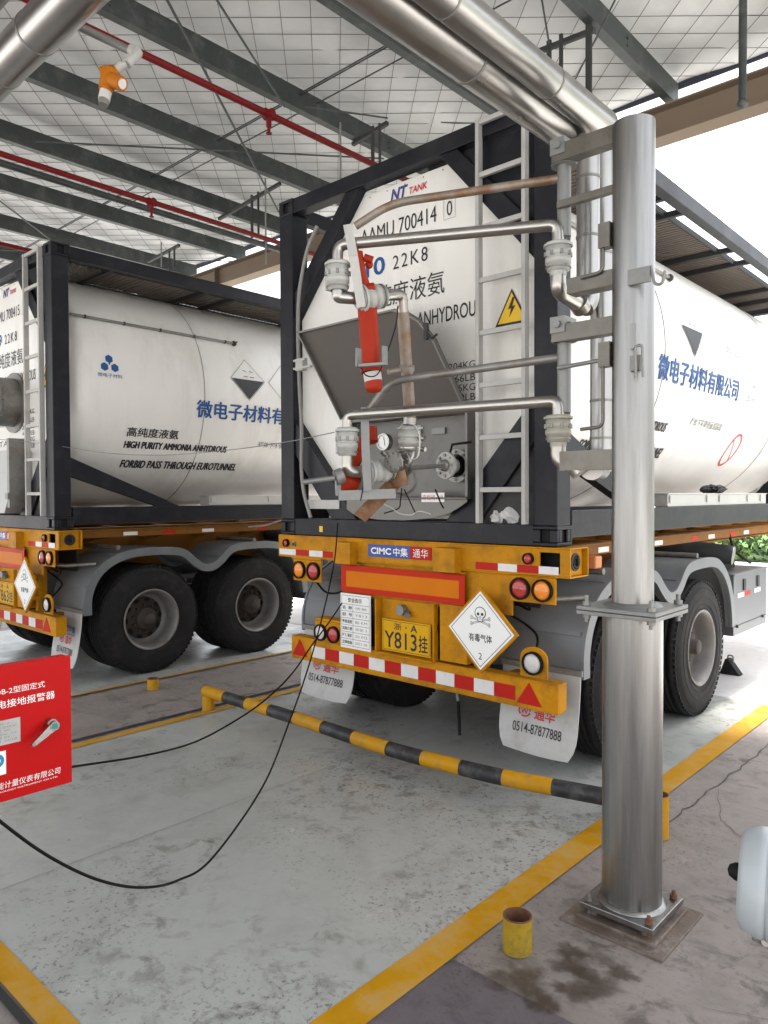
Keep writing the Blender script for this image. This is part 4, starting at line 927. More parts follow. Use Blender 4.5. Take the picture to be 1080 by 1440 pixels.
    # landing legs
    for sx in (-1, 1):
        MB().box((sx*.85-.06, 6.2, .12), (sx*.85+.06, 6.32, 1.25)).box((sx*.85-.14, 6.12, .0), (sx*.85+.14, 6.4, .03)).box((sx*.85-.045, 6.22, .03), (sx*.85+.045, 6.30, .12)).build('landing_leg', DRK, t)
    return t
near_t = trailer((0, 0, 0), 'near yellow semi-trailer carrying the container at the loading arms, backed up to the striped barrier', True)
left_t = trailer((-4.56, -.861, 0), 'left yellow semi-trailer parked beyond the concrete strip, partly cut by the picture edge', False)
p = at(1029, 948, Z=0)
ck = thing('wheel_chock', 'small black wheel chock on bright ground beyond the near trailer front wheel', 'wheel chock', tuple(p))
MB().prism([(-.10, -.05, 0), (.09, -.05, 0), (.06, -.05, .04), (-.02, -.05, .15), (-.05, -.05, .15)], (0, .11, 0)).build('wedge', RUBBER, ck, bevel=.006)
MB().tube([(-.04, .01, .14), (-.04, .01, .18), (.01, .01, .18), (.01, .01, .11)], .008, bend=.02, seg=8).build('handle', GALV, ck)

# ------------------------------------------------------------------ barrier, stubs
pts = [at(*a, Z=.155) for a in ((289, 972), (413, 1009), (544, 1052), (647, 1079), (707, 1093), (774, 1106), (848, 1120))]
pts.append(pts[-1]+(pts[-1]-pts[-2]).normalized()*.20)
ba = thing('barrier', 'low yellow and black striped tube barrier on the floor behind the near trailer', 'barrier', (pts[0].x, pts[0].y, 0))
cv_ = catmull(pts, 40); acc = 0; segs = [[cv_[0]]]; bi = 0
tb = ((289, 972), (413, 1009), (544, 1052), (647, 1079), (707, 1093), (774, 1106), (848, 1120)); bounds = []
for xk in (315, 345, 378, 413, 453, 497, 543, 593, 647, 707, 775, 847.9):
    q_ = next(i for i in range(6) if tb[i+1][0] >= xk); f_ = (xk-tb[q_][0])/(tb[q_+1][0]-tb[q_][0]); P_ = at(xk, tb[q_][1]+f_*(tb[q_+1][1]-tb[q_][1]), Z=.155)
    kk = min(range(len(cv_)), key=lambda i: (cv_[i]-P_).length); bounds.append(sum((cv_[i]-cv_[i-1]).length for i in range(1, kk+1)))
bounds.append(99)
for i in range(1, len(cv_)):
    acc += (cv_[i]-cv_[i-1]).length; segs[-1].append(cv_[i])
    if acc > bounds[bi]: segs.append([cv_[i]]); bi += 1
rl = MB()
for i, s_ in enumerate(segs):
    if len(s_) > 1: rl.tube(s_, .046, seg=20, m=i % 2, cap=(i in (0, len(segs)-1)))
rl.build('rail', [BARY, BARK], ba, world=True)
for i in (0, len(cv_)-1):
    c = cv_[i] + (cv_[1]-cv_[0]).normalized()*.04*(1 if i == 0 else -1)
    MB().cyl((c.x, c.y, 0), (c.x, c.y, .13), .05, seg=20).cyl((c.x, c.y, 0), (c.x, c.y, .012), .055, seg=20).build('support', BARY, ba, world=True)
def stub(x, y, r, h, label, m=BARY):
    s_ = thing('pipe_stub', label, 'pipe stub', (x, y, .008), 'short yellow pipe stubs in the floor')
    MB().ring((0, 0, 0), (0, 0, h-.004), r, r*.9, 32).ring((0, 0, h-.004), (0, 0, h), r*.995, r*.9, 32, 1).cyl((0, 0, .005), (0, 0, h*.45), r*.9, m=1, seg=32).cyl((0, 0, .01), (0, 0, h-.001), r*.895, seg=32, m=1, cap=False).build('pipe', [m, RUST], s_)
p = at(717, 1342, Z=.008); stub(p.x+.005, p.y+.045, .056, .135, 'open scuffed yellow pipe stub nearest the camera, before the steel column', STUBY)
p = at(211, 970, Z=.008); stub(p.x, p.y+.03, .052, .10, 'short bright yellow pipe stub on the concrete strip by the left trailer wheels')
p = at(937, 1186, Z=.008); stub(p.x-.055, p.y+.05, .045, .22, 'tall yellow pipe stub half hidden behind the steel column')

# ------------------------------------------------------------------ steel column with brackets
CY = -.84; CX = at(889, 1000, Y=CY).x
co = thing('steel_column', 'upright stainless steel tube column with bolted middle flange and square base plate', 'column', (CX, CY, 0))
ztop = at(889, 166, Y=CY-.05).z
MB().cyl((CX, CY, 1.305), (CX, CY, ztop), .083, seg=48).box((CX+.03, CY-.10, 2.33+.0), (CX+.045, CY-.08, 2.43)).build('upper_tube', STEELV, co, world=True)
MB().cyl((CX, CY, .078), (CX, CY, 1.27), .119, seg=48).build('lower_tube', STEELV, co, world=True)
fl = MB(); fl.box((CX-.165, CY-.165, 1.268), (CX+.165, CY+.165, 1.284)); fl.box((CX-.165, CY-.165, 1.2865), (CX+.165, CY+.165, 1.302)); fl.lathe([(.12, 0), (.105, .012), (.085, .016)], (CX, CY, 1.30), (0, 0, 1), seg=40)
fl.build('middle_flange', GALV, co, world=True, bevel=.002)
for sx in (-1, 1):
    for sy in (-1, 1):
        x, y = CX+sx*.135, CY+sy*.135; MB().cyl((x, y, 1.235), (x, y, 1.345), .009, seg=10).cyl((x, y, 1.303), (x, y, 1.320), .017, seg=6).cyl((x, y, 1.252), (x, y, 1.267), .017, seg=6).build('flange_bolt', DULL, co, world=True)
        x, y = CX+sx*.125, CY+sy*.125; MB().cyl((x, y, .03), (x, y, .112), .008, seg=10).cyl((x, y, .081), (x, y, .096), .015, seg=6).build('anchor_bolt', RUST if sx > 0 else DULL, co, world=True)
MB().box((CX-.155, CY-.155, .056), (CX+.155, CY+.155, .080)).lathe([(.135, 0), (.128, .010), (.119, .014)], (CX, CY, .0795), (0, 0, 1), seg=40).build('base_plate', STEELV, co, world=True, bevel=.003)
bp_ = MB()
bp_.box((CX-.165, CY-.165, .014), (CX+.165, CY+.165, .030)); bp_.box((CX-.215, CY-.215, .0), (CX+.215, CY+.215, .0145))
for sx in (-1, 1):
    for sy in (-1, 1): bp_.cyl((CX+sx*.11, CY+sy*.11, .03), (CX+sx*.11, CY+sy*.11, .056), .02, seg=8)
bp_.build('grout_plate', mat('rusty_plate', (.17, .13, .105), .6, .4, var=.35, vscale=10, dirt=(.35, .32, .29), damt=.6, dscale=14, bump=.3), co, world=True, bevel=.003)
# brackets to the riser posts
RX = at(786, 400, Y=CY).x
def zc(y, x=862): return at(x, y, Y=CY).z
def bracket(yt, yb, x_in, name='bracket', d=.06, m=None, yoff=0):
    zt, zb = zc(yt), zc(yb); k = MB(); Y0, Y1 = CY-d/2+yoff, CY+d/2+yoff
    k.box((x_in, Y0, zb), (CX-.06, Y0+.006, zt)); k.box((x_in, Y0+.006, zt-.006), (CX-.06, Y1, zt)); k.box((x_in, Y0+.006, zb), (CX-.06, Y1, zb+.006)); k.build(name, m or STB, co, world=True)
    return (zt+zb)/2
STB = mat('bracket_steel', (.17, .16, .14), .42, .75, var=.25, vscale=8, dirt=(.10, .075, .05), damt=.6, dscale=7)
Z1b = bracket(180, 205, RX-.02); Z2b = bracket(382, 404, RX+.06, d=.08); Z3b = bracket(446, 470, RX-.02); Z4b = bracket(632, 660, RX+.02)
MB().box((RX, CY-.02, zc(272)), (CX-.07, CY+.01, zc(262))).build('bracket', STB, co, world=True)
MB().cyl((RX, CY-.01, zc(508)), (CX-.07, CY-.01, zc(504)), .009, seg=10).build('bracket', GALV, co, world=True)
# hooks and hand bar on column
hk = MB(); a = at(905, 388, Y=CY-.08); hk.box((CX+.02, CY-.10, a.z-.03), (CX+.11, CY-.085, a.z+.03)); hk.tube([(CX+.11, CY-.09, a.z+.03), (CX+.125, CY-.09, a.z-.045), (CX+.155, CY-.09, a.z-.05), (CX+.165, CY-.09, a.z+.0)], .006, bend=.02, seg=8)
b = at(905, 510, Y=CY-.08); hk.box((CX+.03, CY-.10, b.z-.03), (CX+.075, CY-.07, b.z+.03)); hk.tube([(CX+.06, CY-.11, b.z-.06), (CX+.06, CY-.12, b.z+.06), (CX+.085, CY-.11, b.z+.065), (CX+.085, CY-.10, b.z-.06)], .006, bend=.02, seg=8)
hk.build('hook', GALV, co, world=True)
for (yy0, yy1, xx) in ((345, 382, 1), (512, 600, 1)):
    k = MB(); Yb = CY-.05; x0 = at(848, yy0, Y=Yb).x
    za, zb_ = at(848, yy0-30, Y=Yb).z, at(848, yy1, Y=Yb).z; k.box((x0-.015, Yb-.015, za-.10), (x0+.035, Yb+.03, za)); k.tube([(x0, Yb, za-.08), (x0, Yb, zb_), (x0-.10, Yb, zb_-.005)], .0075, bend=.03, seg=8); k.build('hand_lever', STB, co, world=True)

# ------------------------------------------------------------------ insulated pipes
def clad(name, label, path, rs, m=CLAD, group=None, bands=()):
    t = thing(name, label, 'insulated pipe', tuple(path[-1]), group)
    k = MB(); k.tube(path, rs, bend=.13, seg=36); k.build('cladding', m, t, world=True)
    for (p, q, r) in bands: MB().cyl(p, q, r, seg=36).build('cladding_joint', DULL, t, world=True)
    return t
PZ = 3.45
Xa = at(540, 30, Z=PZ).x
p1x = (at(775, 203, Z=PZ).x + at(780, 150, Z=PZ).x)/2; p2x = (at(835, 185, Z=PZ).x+at(860, 163, Z=PZ).x)/2
V1 = at(827, 300, Y=-.55); V2 = at(846, 500, Y=-.42)
j1 = at(815, 425, Y=-.75); j2 = at(808, 658, Y=-.80)
G = 'insulated pipes in shiny metal cladding'
clad('insulated_pipe', 'wide clad pipe overhead, lower left of the two running down to the column top', [(p1x, -6.2, PZ+.03), (p1x, -.55, PZ+.03)], .092, group=G,
     bands=[((p1x, y, PZ+.03), (p1x, y+.012, PZ+.03), .0945) for y in (-2.05, -1.35, -3.2)])
clad('insulated_pipe', 'narrower clad pipe overhead, upper right of the two running down to the column top', [(p2x-.02, -6.2, PZ+.02), (p2x-.02, -.50, PZ+.02)], .066, group=G,
     bands=[((p2x-.02, y, PZ+.02), (p2x-.02, y+.01, PZ+.02), .068) for y in (-1.7, -1.0, -2.6)])
t = clad('insulated_pipe', 'upright clad pipe left of the column ending at the upper loading arm joint', [(V1.x, -.55, PZ-.03), (V1.x, -.55, j1.z+.06), (V1.x-.01, -.58, j1.z+.02)], .053, group=G,
     bands=[((V1.x, -.55, z), (V1.x, -.55, z+.012), .0555) for z in (3.22, 2.95)])
t = clad('insulated_pipe', 'upright clad pipe close behind the column bending to the lower loading arm joint', [(V2.x, -.42, PZ-.03), (V2.x, -.42, j2.z), (j2.x+.05, CY+.10, j2.z)], .053, group=G,
     bands=[((V2.x, -.42, z), (V2.x, -.42, z+.012), .0555) for z in (2.9, 2.2, 2.02)])
# pair crossing at the top left
zB = 3.6; yB1 = at(70, 35, Z=zB).y; 
Yl = (at(145, 0, Z=zB).y+at(50, 0, Z=zB).y)/2
clad('insulated_pipe', 'clad pipe crossing the top left corner, nearer the camera of the two there', [(-2.5, Yl, zB), (3.2, Yl, zB)], .083, group=G, bands=[((x, Yl, zB), (x+.012, Yl, zB), .0855) for x in (.30, -.05)])
clad('insulated_pipe', 'thin clad pipe partly hidden behind the big pipe in the top left corner', [(-2.5, Yl-.19, zB+.03), (3.2, Yl-.19, zB+.03)], .05, group=G)

# ------------------------------------------------------------------ gas detector
dt = thing('gas_detector', 'orange gas detector with white sensor head hanging from a grey conduit elbow', 'gas detector', tuple(dep(190, 75, 3.0)))
D = 3.0
MB().tube([dep(60, 8, D-.1), dep(108, 36, D), dep(184, 72, D+.02)], .0165, seg=12).build('conduit', GALV, dt, world=True)
k = MB(); a = dep(192, 74, D+.02); b = dep(178, 90, D); k.ball(a, .024).cyl(a, b, .022, .020).cyl(b, dep(170, 93, D), .014).cyl(dep(172, 91, D), dep(163, 98, D), .017); k.cyl(dep(183, 69, D), dep(190, 73, D), .021); k.build('elbow', SWIV, dt, world=True)
k = MB(); k.cyl(dep(164, 98, D), dep(150, 110, D), .020, .031); k.cyl(dep(155, 104, D), dep(148, 128, D), .029, .027); k.cyl(dep(155, 99, D), dep(150, 124, D), .034, .031, seg=10); k.cyl(dep(160, 101, D), dep(143, 104, D), .026, seg=8); k.build('housing', DETO, dt, world=True)
a = dep(158, 113, D-.01); b = dep(172, 118, D-.03); k = MB(); k.cyl(a, b, .030, .028); k.build('cover_ring', DETO, dt, world=True)
k = MB(); k.cyl(dep(171, 117.6, D-.031), dep(172.6, 118.2, D-.033), .019, m=0); k.build('window', LWHI, dt, world=True)
k = MB(); k.cyl(dep(149, 128, D), dep(146, 141, D-.01), .0235, .023, m=0); k.cyl(dep(146, 142, D-.01), dep(145, 148, D-.015), .021, .018, m=1); k.build('sensor_head', [WPAINT, DULL], dt, world=True)

# ------------------------------------------------------------------ loading arms
def swivel(mb, a, b, r, m=0, bolts=True, m2=1):
    a, b = Vector(a), Vector(b); d = b-a; n = d.normalized()
    prof = [(r*.62, 0), (r*.95, 0.0), (r*.95, .30), (r*.99, .31), (r*.99, .46), (r*.90, .47), (r*.90, .54), (r, .55), (r, .72), (r*.93, .73), (r*.86, .98), (r*.62, 1.0)]
    mb.lathe([(q, h*d.length) for q, h in prof], a, n, seg=32, m=m)
    mb.ring(a+n*d.length*.06, a+n*d.length*.14, r*1.12, r*.9, 28, m); mb.ring(a+n*d.length*.84, a+n*d.length*.90, r*.98, r*.8, 28, m2)
    if bolts:
        x, y, z = frame_of(n)
        for k in range(8):
            t_ = 2*pi*k/8; c = a + (x*cos(t_)+y*sin(t_))*r*1.0 + n*d.length*.33; mb.cyl(c, c+n*d.length*.16, .007, seg=6, m=m2)
def arm(name, label, lower):
    yy = lambda u, l: l if lower else u
    # riser elbow: main pipe bends down into the joint
    px = 785
    J0 = at(px, yy(346, 588), Y=CY); J1 = at(px, yy(382, 622), Y=CY)
    t = thing(name, label, 'loading arm', tuple(at(px, yy(400, 640), Y=CY)), 'stainless loading arms at the near tanker')
    zr = at(762, yy(322, 566), Y=CY).z
    Lp = at(yy(489, 500), yy(343, 583), Z=zr)
    R0 = Vector((J0.x, CY, zr)); r = .026
    dirp = (Lp-R0).normalized()
    E = Lp  # corner over the outboard swivel
    S0 = Vector((E.x-.0, E.y, at(yy(480, 488), yy(368, 603), X=E.x).z)); S1 = Vector((E.x, E.y, at(yy(480, 488), yy(405, 640), X=E.x).z))
    # corner lies at x px 470 -> extend
    Ecol = E + dirp*.05
    S0.x = S1.x = Ecol.x; S0.y = S1.y = Ecol.y
    m_ = MB(); m_.tube([J0+Vector((0, 0, .0)), R0, Ecol, S0], r, bend=.085, seg=22); m_.build('inboard_pipe', STEEL, t, world=True)
    m_ = MB(); swivel(m_, J0+Vector((0, 0, .012)), J1, .056); m_.cyl(J1, J1-Vector((0, 0, .02)), .036); m_.build('riser_swivel', [SWIV if not lower else mat('stained_swivel', (.34, .325, .27), .5, var=.2, dirt=(.30, .14, .04), damt=.7, dscale=7), DULL], t, world=True)
    tgt = (at(815, 428, Y=-.62) if not lower else at(812, 657, Y=CY+.02))
    m_ = MB(); m_.tube([J1, J1-Vector((0, 0, .085)), tgt], .034, bend=.06, seg=20); m_.cyl(tgt-(tgt-J1).normalized()*.02, tgt+(tgt-J1).normalized()*.03, .045); m_.build('inlet_elbow', STEEL, t, world=True)
    # support post and bearing
    zt = at(px, yy(232, 480), Y=CY).z
    m_ = MB(); m_.cyl((J0.x+.012, CY+.03, zr-.05), (J0.x+.012, CY+.03, zt), .030, seg=20); m_.build('support_post', GALV, t, world=True)
    m_ = MB(); m_.cyl((J0.x+.012, CY+.03, zt), (J0.x+.012, CY+.03, zt+.012), .056, seg=24); m_.lathe([(.056, .012), (.05, .03), (.03, .04), (.001, .042)], (J0.x+.012, CY+.03, zt), (0, 0, 1), seg=24)
    m_.box((J0.x-.02, CY-.037, zt+.03), (J0.x+.05, CY+.07, zt+.10)); m_.cyl((J0.x+.02, CY-.037, zt+.065), (J0.x+.02, CY-.052, zt+.065), .016, seg=6); m_.cyl((J0.x+.05, CY-.0, zt+.06), (J0.x+.065, CY-.0, zt+.06), .018, seg=6); m_.build('bearing', GALV, t, world=True)
    # upper brace
    zb = at(772, yy(252, 503), Y=CY).z
    m_ = MB(); A = Vector((J0.x, CY+.03, zb)); B = at(yy(560, 560), yy(283, 535), Z=zb-.02) ; B = A + (B-A).normalized()*min((B-A).length, 1.1)
    Bx = at(yy(549, 548), yy(286, 536), Y=(R0.lerp(Ecol, .78)).y+.03)
    C_ = at(yy(500, 518), yy(318, 578), Y=Ecol.y+.06)
    m_.tube([A, Bx, C_], .019, bend=.12, seg=16); m_.build('brace_pipe', RUSTP if not lower else DULL, t, world=True)
    # outboard swivel and elbow
    m_ = MB(); swivel(m_, S0+Vector((0, 0, .012)), S1, .055)
    m_.box((S0.x-.066, S0.y-.02, S1.z+.01), (S0.x-.05, S0.y+.02, S0.z)); m_.build('outboard_swivel', [SWIV, DULL], t, world=True)
    ds = (S1-CAM).dot(_f)
    if not lower:
        W0 = dep(505, 420, ds+.03); W1 = dep(540, 416, ds+.10); e1 = dep(492, 422, ds)
    else:
        W0 = dep(514, 664, ds+.05); W1 = dep(550, 661, ds+.16); e1 = dep(500, 664, ds)
    m_ = MB(); low = Vector((S1.x, S1.y, W0.z)); m_.tube([S1, low, W0], .029, bend=.07, seg=20); m_.build('outboard_elbow', STEEL, t, world=True)
    m_ = MB(); swivel(m_, W0, W1, .060, bolts=False)
    m_.cyl(W0-(W1-W0).normalized()*.01, W0+(W1-W0).normalized()*.02, .046, m=1); m_.build('drop_swivel', [SWIV, DULL], t, world=True)
    # lever plate
    a, b, c_ = (dep(489, 316, ds-.06), dep(497, 360, ds-.06), dep(508, 432, ds-.02)) if not lower else (dep(513, 573, ds-.02), dep(514, 630, ds-.02), dep(517, 690, ds-.02))
    m_ = MB()
    for p, q in ((a, b), (b, c_)): m_.bar(p, q, .010, .042, hint=-_r)
    if lower:
        m_.bar(dep(476, 697, ds-.03), dep(556, 694, ds+.06), .012, .05, hint=Vector((0, 0, 1))); m_.bar(dep(476, 697, ds-.03), dep(474, 662, ds-.03), .03, .012)
    m_.build('lever_plate', GALV if lower else LADM, t, world=True)
    # spring balance cylinder
    if not lower:
        c0, c1, c2 = dep(516, 428, ds+.08), dep(523, 524, ds+.05), dep(525, 536, ds+.05)
        m_ = MB(); m_.cyl(c0, c1, .047, seg=32); m_.cyl(c1-(c1-c0).normalized()*.02, c1, .053, seg=32)
        m_.lathe([(.042, 0), (.042, .03), (.034, .05), (.001, .058)], c2, (c1-c0), seg=28)
        m_.cyl(dep(498, 352, ds), dep(505, 375, ds), .022, seg=16); m_.tube([dep(503, 355, ds), dep(508, 385, ds), dep(517, 412, ds+.05)], .024, seg=14); m_.cyl(dep(510, 408, ds+.02), dep(526, 405, ds+.03), .026, seg=18); m_.ball(dep(519, 372, ds+.02), .02); m_.cyl(dep(512, 362, ds), dep(524, 366, ds), .018)
        m_.cyl(dep(517, 405, ds+.07), c0, .030)
        m_.build('balance_cylinder', ORED, t, world=True)
        m_ = MB(); m_.bar(dep(504, 515, ds-.02), dep(541, 512, ds-.02), .05, .012); m_.bar(dep(504, 490, ds-.02), dep(504, 516, ds-.02), .03, .010); m_.bar(dep(541, 487, ds-.02), dep(541, 513, ds-.02), .03, .010); m_.cyl(c1, c2, .043, seg=28, m=1); m_.build('cylinder_bracket', [GALV, WPAINT], t, world=True)
        m_ = MB(); m_.tube(catmull([dep(507, 515, ds), dep(515, 528, ds-.02), dep(530, 527, ds-.02), dep(541, 505, ds), dep(556, 460, ds), dep(560, 430, ds)]), .003, seg=6); m_.build('tie_wire', BLK, t, world=True)
        # drop leg
        w2 = dep(553, 414, ds+.14); w3 = dep(566, 422, ds+.18); w4 = dep(577, 590, ds+.42)
        m_ = MB(); m_.tube([W1, w2, dep(565, 415, ds+.17), dep(566.5, 440, ds+.2)], .028, bend=.055, seg=20); m_.build('drop_elbow', STEEL, t, world=True)
        m_ = MB(); m_.tube([dep(566.5, 438, ds+.2), w4], .031, seg=20); m_.tube([dep(572, 518, ds+.3), dep(546, 523, ds+.25)], .014, seg=10); m_.cyl(dep(572, 514, ds+.29), dep(572, 522, ds+.3), .040); m_.build('drop_leg', RUSTP, t, world=True)
        s0, s1 = dep(576, 598, ds+.42), dep(576, 633, ds+.44)
        m_ = MB(); swivel(m_, s0, s1, .062, bolts=False); m_.cyl(dep(577, 588, ds+.42), s0, .036, m=1); m_.tube([dep(587, 612, ds+.4), dep(597, 617, ds+.38)], .016, m=1); m_.cyl(dep(591, 631, ds+.38), dep(598, 632, ds+.36), .012, m=1); m_.build('lower_swivel', [SWIV, STEEL], t, world=True)
        m_ = MB(); m_.tube([s1, dep(576, 644, ds+.43), dep(563, 655, ds+.38), dep(553, 656, ds+.34)], .030, bend=.05, seg=20); m_.cyl(dep(556, 650, ds+.34), dep(551, 652, ds+.32), .052); m_.build('hose_coupling', STEEL, t, world=True)
        m_ = MB(); m_.tube(catmull([dep(569, 598, ds+.36), dep(560, 603, ds+.36), dep(566, 596, ds+.36)]), .004, seg=6); m_.tube(catmull([dep(583, 598, ds+.34), dep(590, 612, ds+.34), dep(588, 640, ds+.34), dep(578, 648, ds+.34)]), .005, seg=6); m_.build('drain_tube', STEEL, t, world=True)
        for (px_, py_, dd_) in ((566, 645, .36), (556, 648, .31)):
            m_ = MB(); c_ = dep(px_, py_, ds+dd_); ax_ = (dep(551, 652, ds+.32)-dep(576, 644, ds+.43)).normalized(); m_.cyl(c_, c_+ax_*.012, .050, seg=28); x_, y_, z_ = frame_of(ax_)
            for k in range(8): q_ = c_+(x_*cos(k*pi/4)+y_*sin(k*pi/4))*.042; m_.cyl(q_-ax_*.012, q_+ax_*.024, .006, seg=6)
            m_.build('bolted_flange', DULL, t, world=True)
    else:
        c0, c1 = dep(519, 603, ds+.28), dep(489, 681, ds+.10)
        m_ = MB(); m_.cyl(c0, c1, .032, .040, seg=32); m_.cyl(c1-(c1-c0).normalized()*.11, c1, .060, seg=32); m_.lathe([(.060, 0), (.053, .02), (.001, .035)], c1, (c1-c0), seg=28); m_.cyl(c0, dep(522, 622, ds+.26), .044, .038, seg=24); m_.build('balance_cylinder', ORED, t, world=True)
        m_ = MB(); m_.cyl(dep(482, 668, ds-.03), dep(472, 672, ds-.04), .040); m_.tube([dep(472, 672, ds-.04), dep(427, 678, ds+.0)], .014, seg=10); m_.build('cylinder_head', GALV, t, world=True)
        # connector to tank flange
        fpw = fp + off
        m_ = MB(); m_.cyl(W1, dep(566, 658, ds+.3), .030); m_.cyl(dep(566, 658, ds+.3), dep(570, 659, ds+.34), .042); m_.cyl(dep(560, 651, ds+.26), dep(563, 652, ds+.29), .055); m_.build('connector', STEEL, t, world=True)
        m_ = MB(); c_ = dep(553, 660, ds+.2); ax_ = (W1-W0).normalized(); x_, y_, z_ = frame_of(ax_); m_.cyl(c_, c_+ax_*.014, .058, seg=28)
        for k in range(8): q_ = c_+(x_*cos(k*pi/4)+y_*sin(k*pi/4))*.049; m_.cyl(q_-ax_*.012, q_+ax_*.026, .007, seg=6)
        m_.build('bolted_flange', STEEL, t, world=True)
        m_ = MB(); m_.tube([dep(556, 650, ds+.2), dep(552, 640, ds+.15), dep(540, 637, ds+.1)], .007, seg=8); m_.cyl(dep(542, 640, ds+.1), dep(537, 636, ds+.09), .012, seg=10); m_.build('coupling_handle', STEEL, t, world=True)
        m_ = MB(); m_.tube([dep(568, 659, ds+.32), fpw+Vector((-.01, -.08, 0))], .013, seg=12); m_.cyl(fpw+Vector((-.03, -.12, 0)), fpw+Vector((-.014, -.085, 0)), .03, .04); m_.build('connector_shaft', DULL, t, world=True)
        m_ = MB(); A, B = dep(566, 668, ds+.22), dep(506, 728, ds+.10); m_.bar(A, B, .016, .075, hint=_r); m_.cyl(dep(558, 662, ds+.2), dep(563, 684, ds+.2), .045); m_.build('rusty_bracket', mat('rusty_orange_bracket', (.22, .105, .05), .7, .1, var=.4, vscale=9, dirt=(.32, .26, .18), damt=.6, dscale=9), t, world=True)
        m_ = MB(); m_.lathe([(.075, 0), (.085, .01), (.085, .03), (.07, .035)], dep(566, 676, ds+.38), ray(560, 660), seg=28); m_.build('coupling_ring', GALV, t, world=True)
    return t, ds
armU, dsU = arm('loading_arm', 'upper loading arm with a vertical orange-red balance cylinder and long drop leg', False)
armL, dsL = arm('loading_arm', 'lower loading arm joined to the tank flange, with a tilted orange-red balance cylinder', True)
# thin hoses and cords round the couplings
def cord(name, label, cat, pts_, r, m, group=None, n=8):
    P = catmull([dep(*p) for p in pts_], n); base = P[0]
    mb = MB(); mb.tube([p-base for p in P], r, seg=8); o = mb.build(name, m); o.location = base
    tag(o, label, cat, group); return o
GC = 'thin cords dangling at the valve cabinet'
q = dsL+.3
cord('tie_cord', 'thin black cord dangling from the lower arm coupling, leftmost of three below the cabinet', 'cord', [(565, 686, q), (563, 705, q), (560, 715, q), (540, 722, q)], .0035, BLK, GC)
cord('tie_cord', 'thin black cord crossing down right below the coupling ring', 'cord', [(568, 688, q), (574, 700, q), (581, 715, q), (585, 723, q)], .0035, BLK, GC)
cord('tie_cord', 'black strap hanging from the round outlet flange', 'cord', [(612, 688, q+.5), (616, 698, q+.5), (620, 708, q+.5), (624, 715, q+.5)], .005, BLK, GC)
cord('tie_cord', 'pale looped cord sagging below the steel cabinet tray', 'cord', [(534, 706, q), (550, 714, q), (562, 722, q), (578, 724, q), (590, 719, q), (606, 723, q)], .004, LADM, GC)
cord('tie_cord', 'thin black cord hanging from the lever plate of the lower arm', 'cord', [(511, 675, dsL), (510, 690, dsL), (507, 704, dsL)], .003, BLK, GC)

# ------------------------------------------------------------------ cables
cord('grounding_cable', 'thick black grounding cable sagging in a deep loop over the bay floor', 'cable', [(475, 736, 5.25), (470, 790, 5.05), (455, 860, 4.7), (433, 940, 4.3), (405, 1020, 3.9), (370, 1105, 3.45), (300, 1205, 2.9), (250, 1238, 2.65), (200, 1248, 2.45), (140, 1238, 2.25), (70, 1205, 2.1), (0, 1155, 1.95), (-70, 1095, 1.85), (-130, 1050, 1.8)], .0046, BLK, 'black cables from the trailer to the red box', 10)
cord('grounding_cable', 'thinner black cable running behind the red alarm box to the near trailer lamps', 'cable', [(481, 848, 5.2), (462, 876, 5.0), (438, 908, 4.75), (410, 948, 4.45), (372, 985, 4.1), (325, 1017, 3.8), (270, 1045, 3.5), (200, 1063, 3.2), (104, 1078, 2.85), (0, 1094, 2.6), (-60, 1090, 2.5)], .0048, BLK, 'black cables from the trailer to the red box', 10)
cord('signal_wire', 'very thin wire strung from the left tanker across to the lower loading arm', 'wire', [(-40, 614, 7.0), (60, 624, 6.8), (150, 637, 6.4), (230, 640, 6.0), (320, 633, 5.2), (400, 622, 4.6), (470, 608, 3.7)], .0028, WIRE)
cord('rail_hose', 'grey hose drooping from the left tanker bottom rail to the near frame corner', 'hose', [(350, 741, 7.3), (372, 739, 6.9), (398, 731, 6.2)], .008, GREYC)

# ------------------------------------------------------------------ red alarm box
P0 = dep(101, 1100, 2.3); P1 = dep(101, 921, 2.3); BX = P0.x; BY = P0.y; BZ0, BZ1 = P0.z, P1.z
bxw = .40
rb = thing('alarm_box', 'red grounding alarm box with white Chinese lettering and a lever handle at the left edge', 'alarm box', (BX-.06, BY-bxw/2, 0))
MB().box((BX-.055, BY-bxw, BZ0+.002), (BX-.012, BY, BZ1-.002)).build('cabinet', BOXR, rb, world=True, bevel=.004)
door = MB().box((BX-.010, BY-bxw, BZ0-.0), (BX, BY+.002, BZ1+.001)).build('door', BOXR, rb, world=True, bevel=.003)
FX = BX+.0008
fr = lambda u, v: Vector((FX, BY-bxw+u, v)) - rootloc(rb)
def fit(px0, py0, px1, py1):
    a = at(px0, py0, X=BX); b = at(px1, py1, X=BX); return a.y-(BY-bxw), a.z, b.y-(BY-bxw), b.z
u1 = fit(63, 966, 63, 958)[0]
m_ = MB()
zA0, zA1 = at(60, 965, X=BX).z, at(60, 957.5, X=BX).z
uA = at(63, 960, X=BX).y-(BY-bxw); text('JDB-2型固定式', (uA-.150, at(60, 968, X=BX).z), (uA, at(60, 957.5, X=BX).z), fr, WHI, door)
uB = at(77, 975, X=BX).y-(BY-bxw); text('静电接地报警器', (uB-.195, at(60, 985, X=BX).z), (uB, at(70, 972, X=BX).z), fr, WHI, door, bold=.004)
uC = at(85, 1085, X=BX).y-(BY-bxw); text('齐能计量仪表有限公司', (uC-.205, at(60, 1094, X=BX).z), (uC, at(70, 1082, X=BX).z), fr, WHI, door, shear=.1)
uD = uC-.01; text('METROLOGY INSTRUMENT CO LTD', (uD-.19, at(50, 1101.5, X=BX).z), (uD, at(60, 1096.5, X=BX).z), fr, WHI, door)
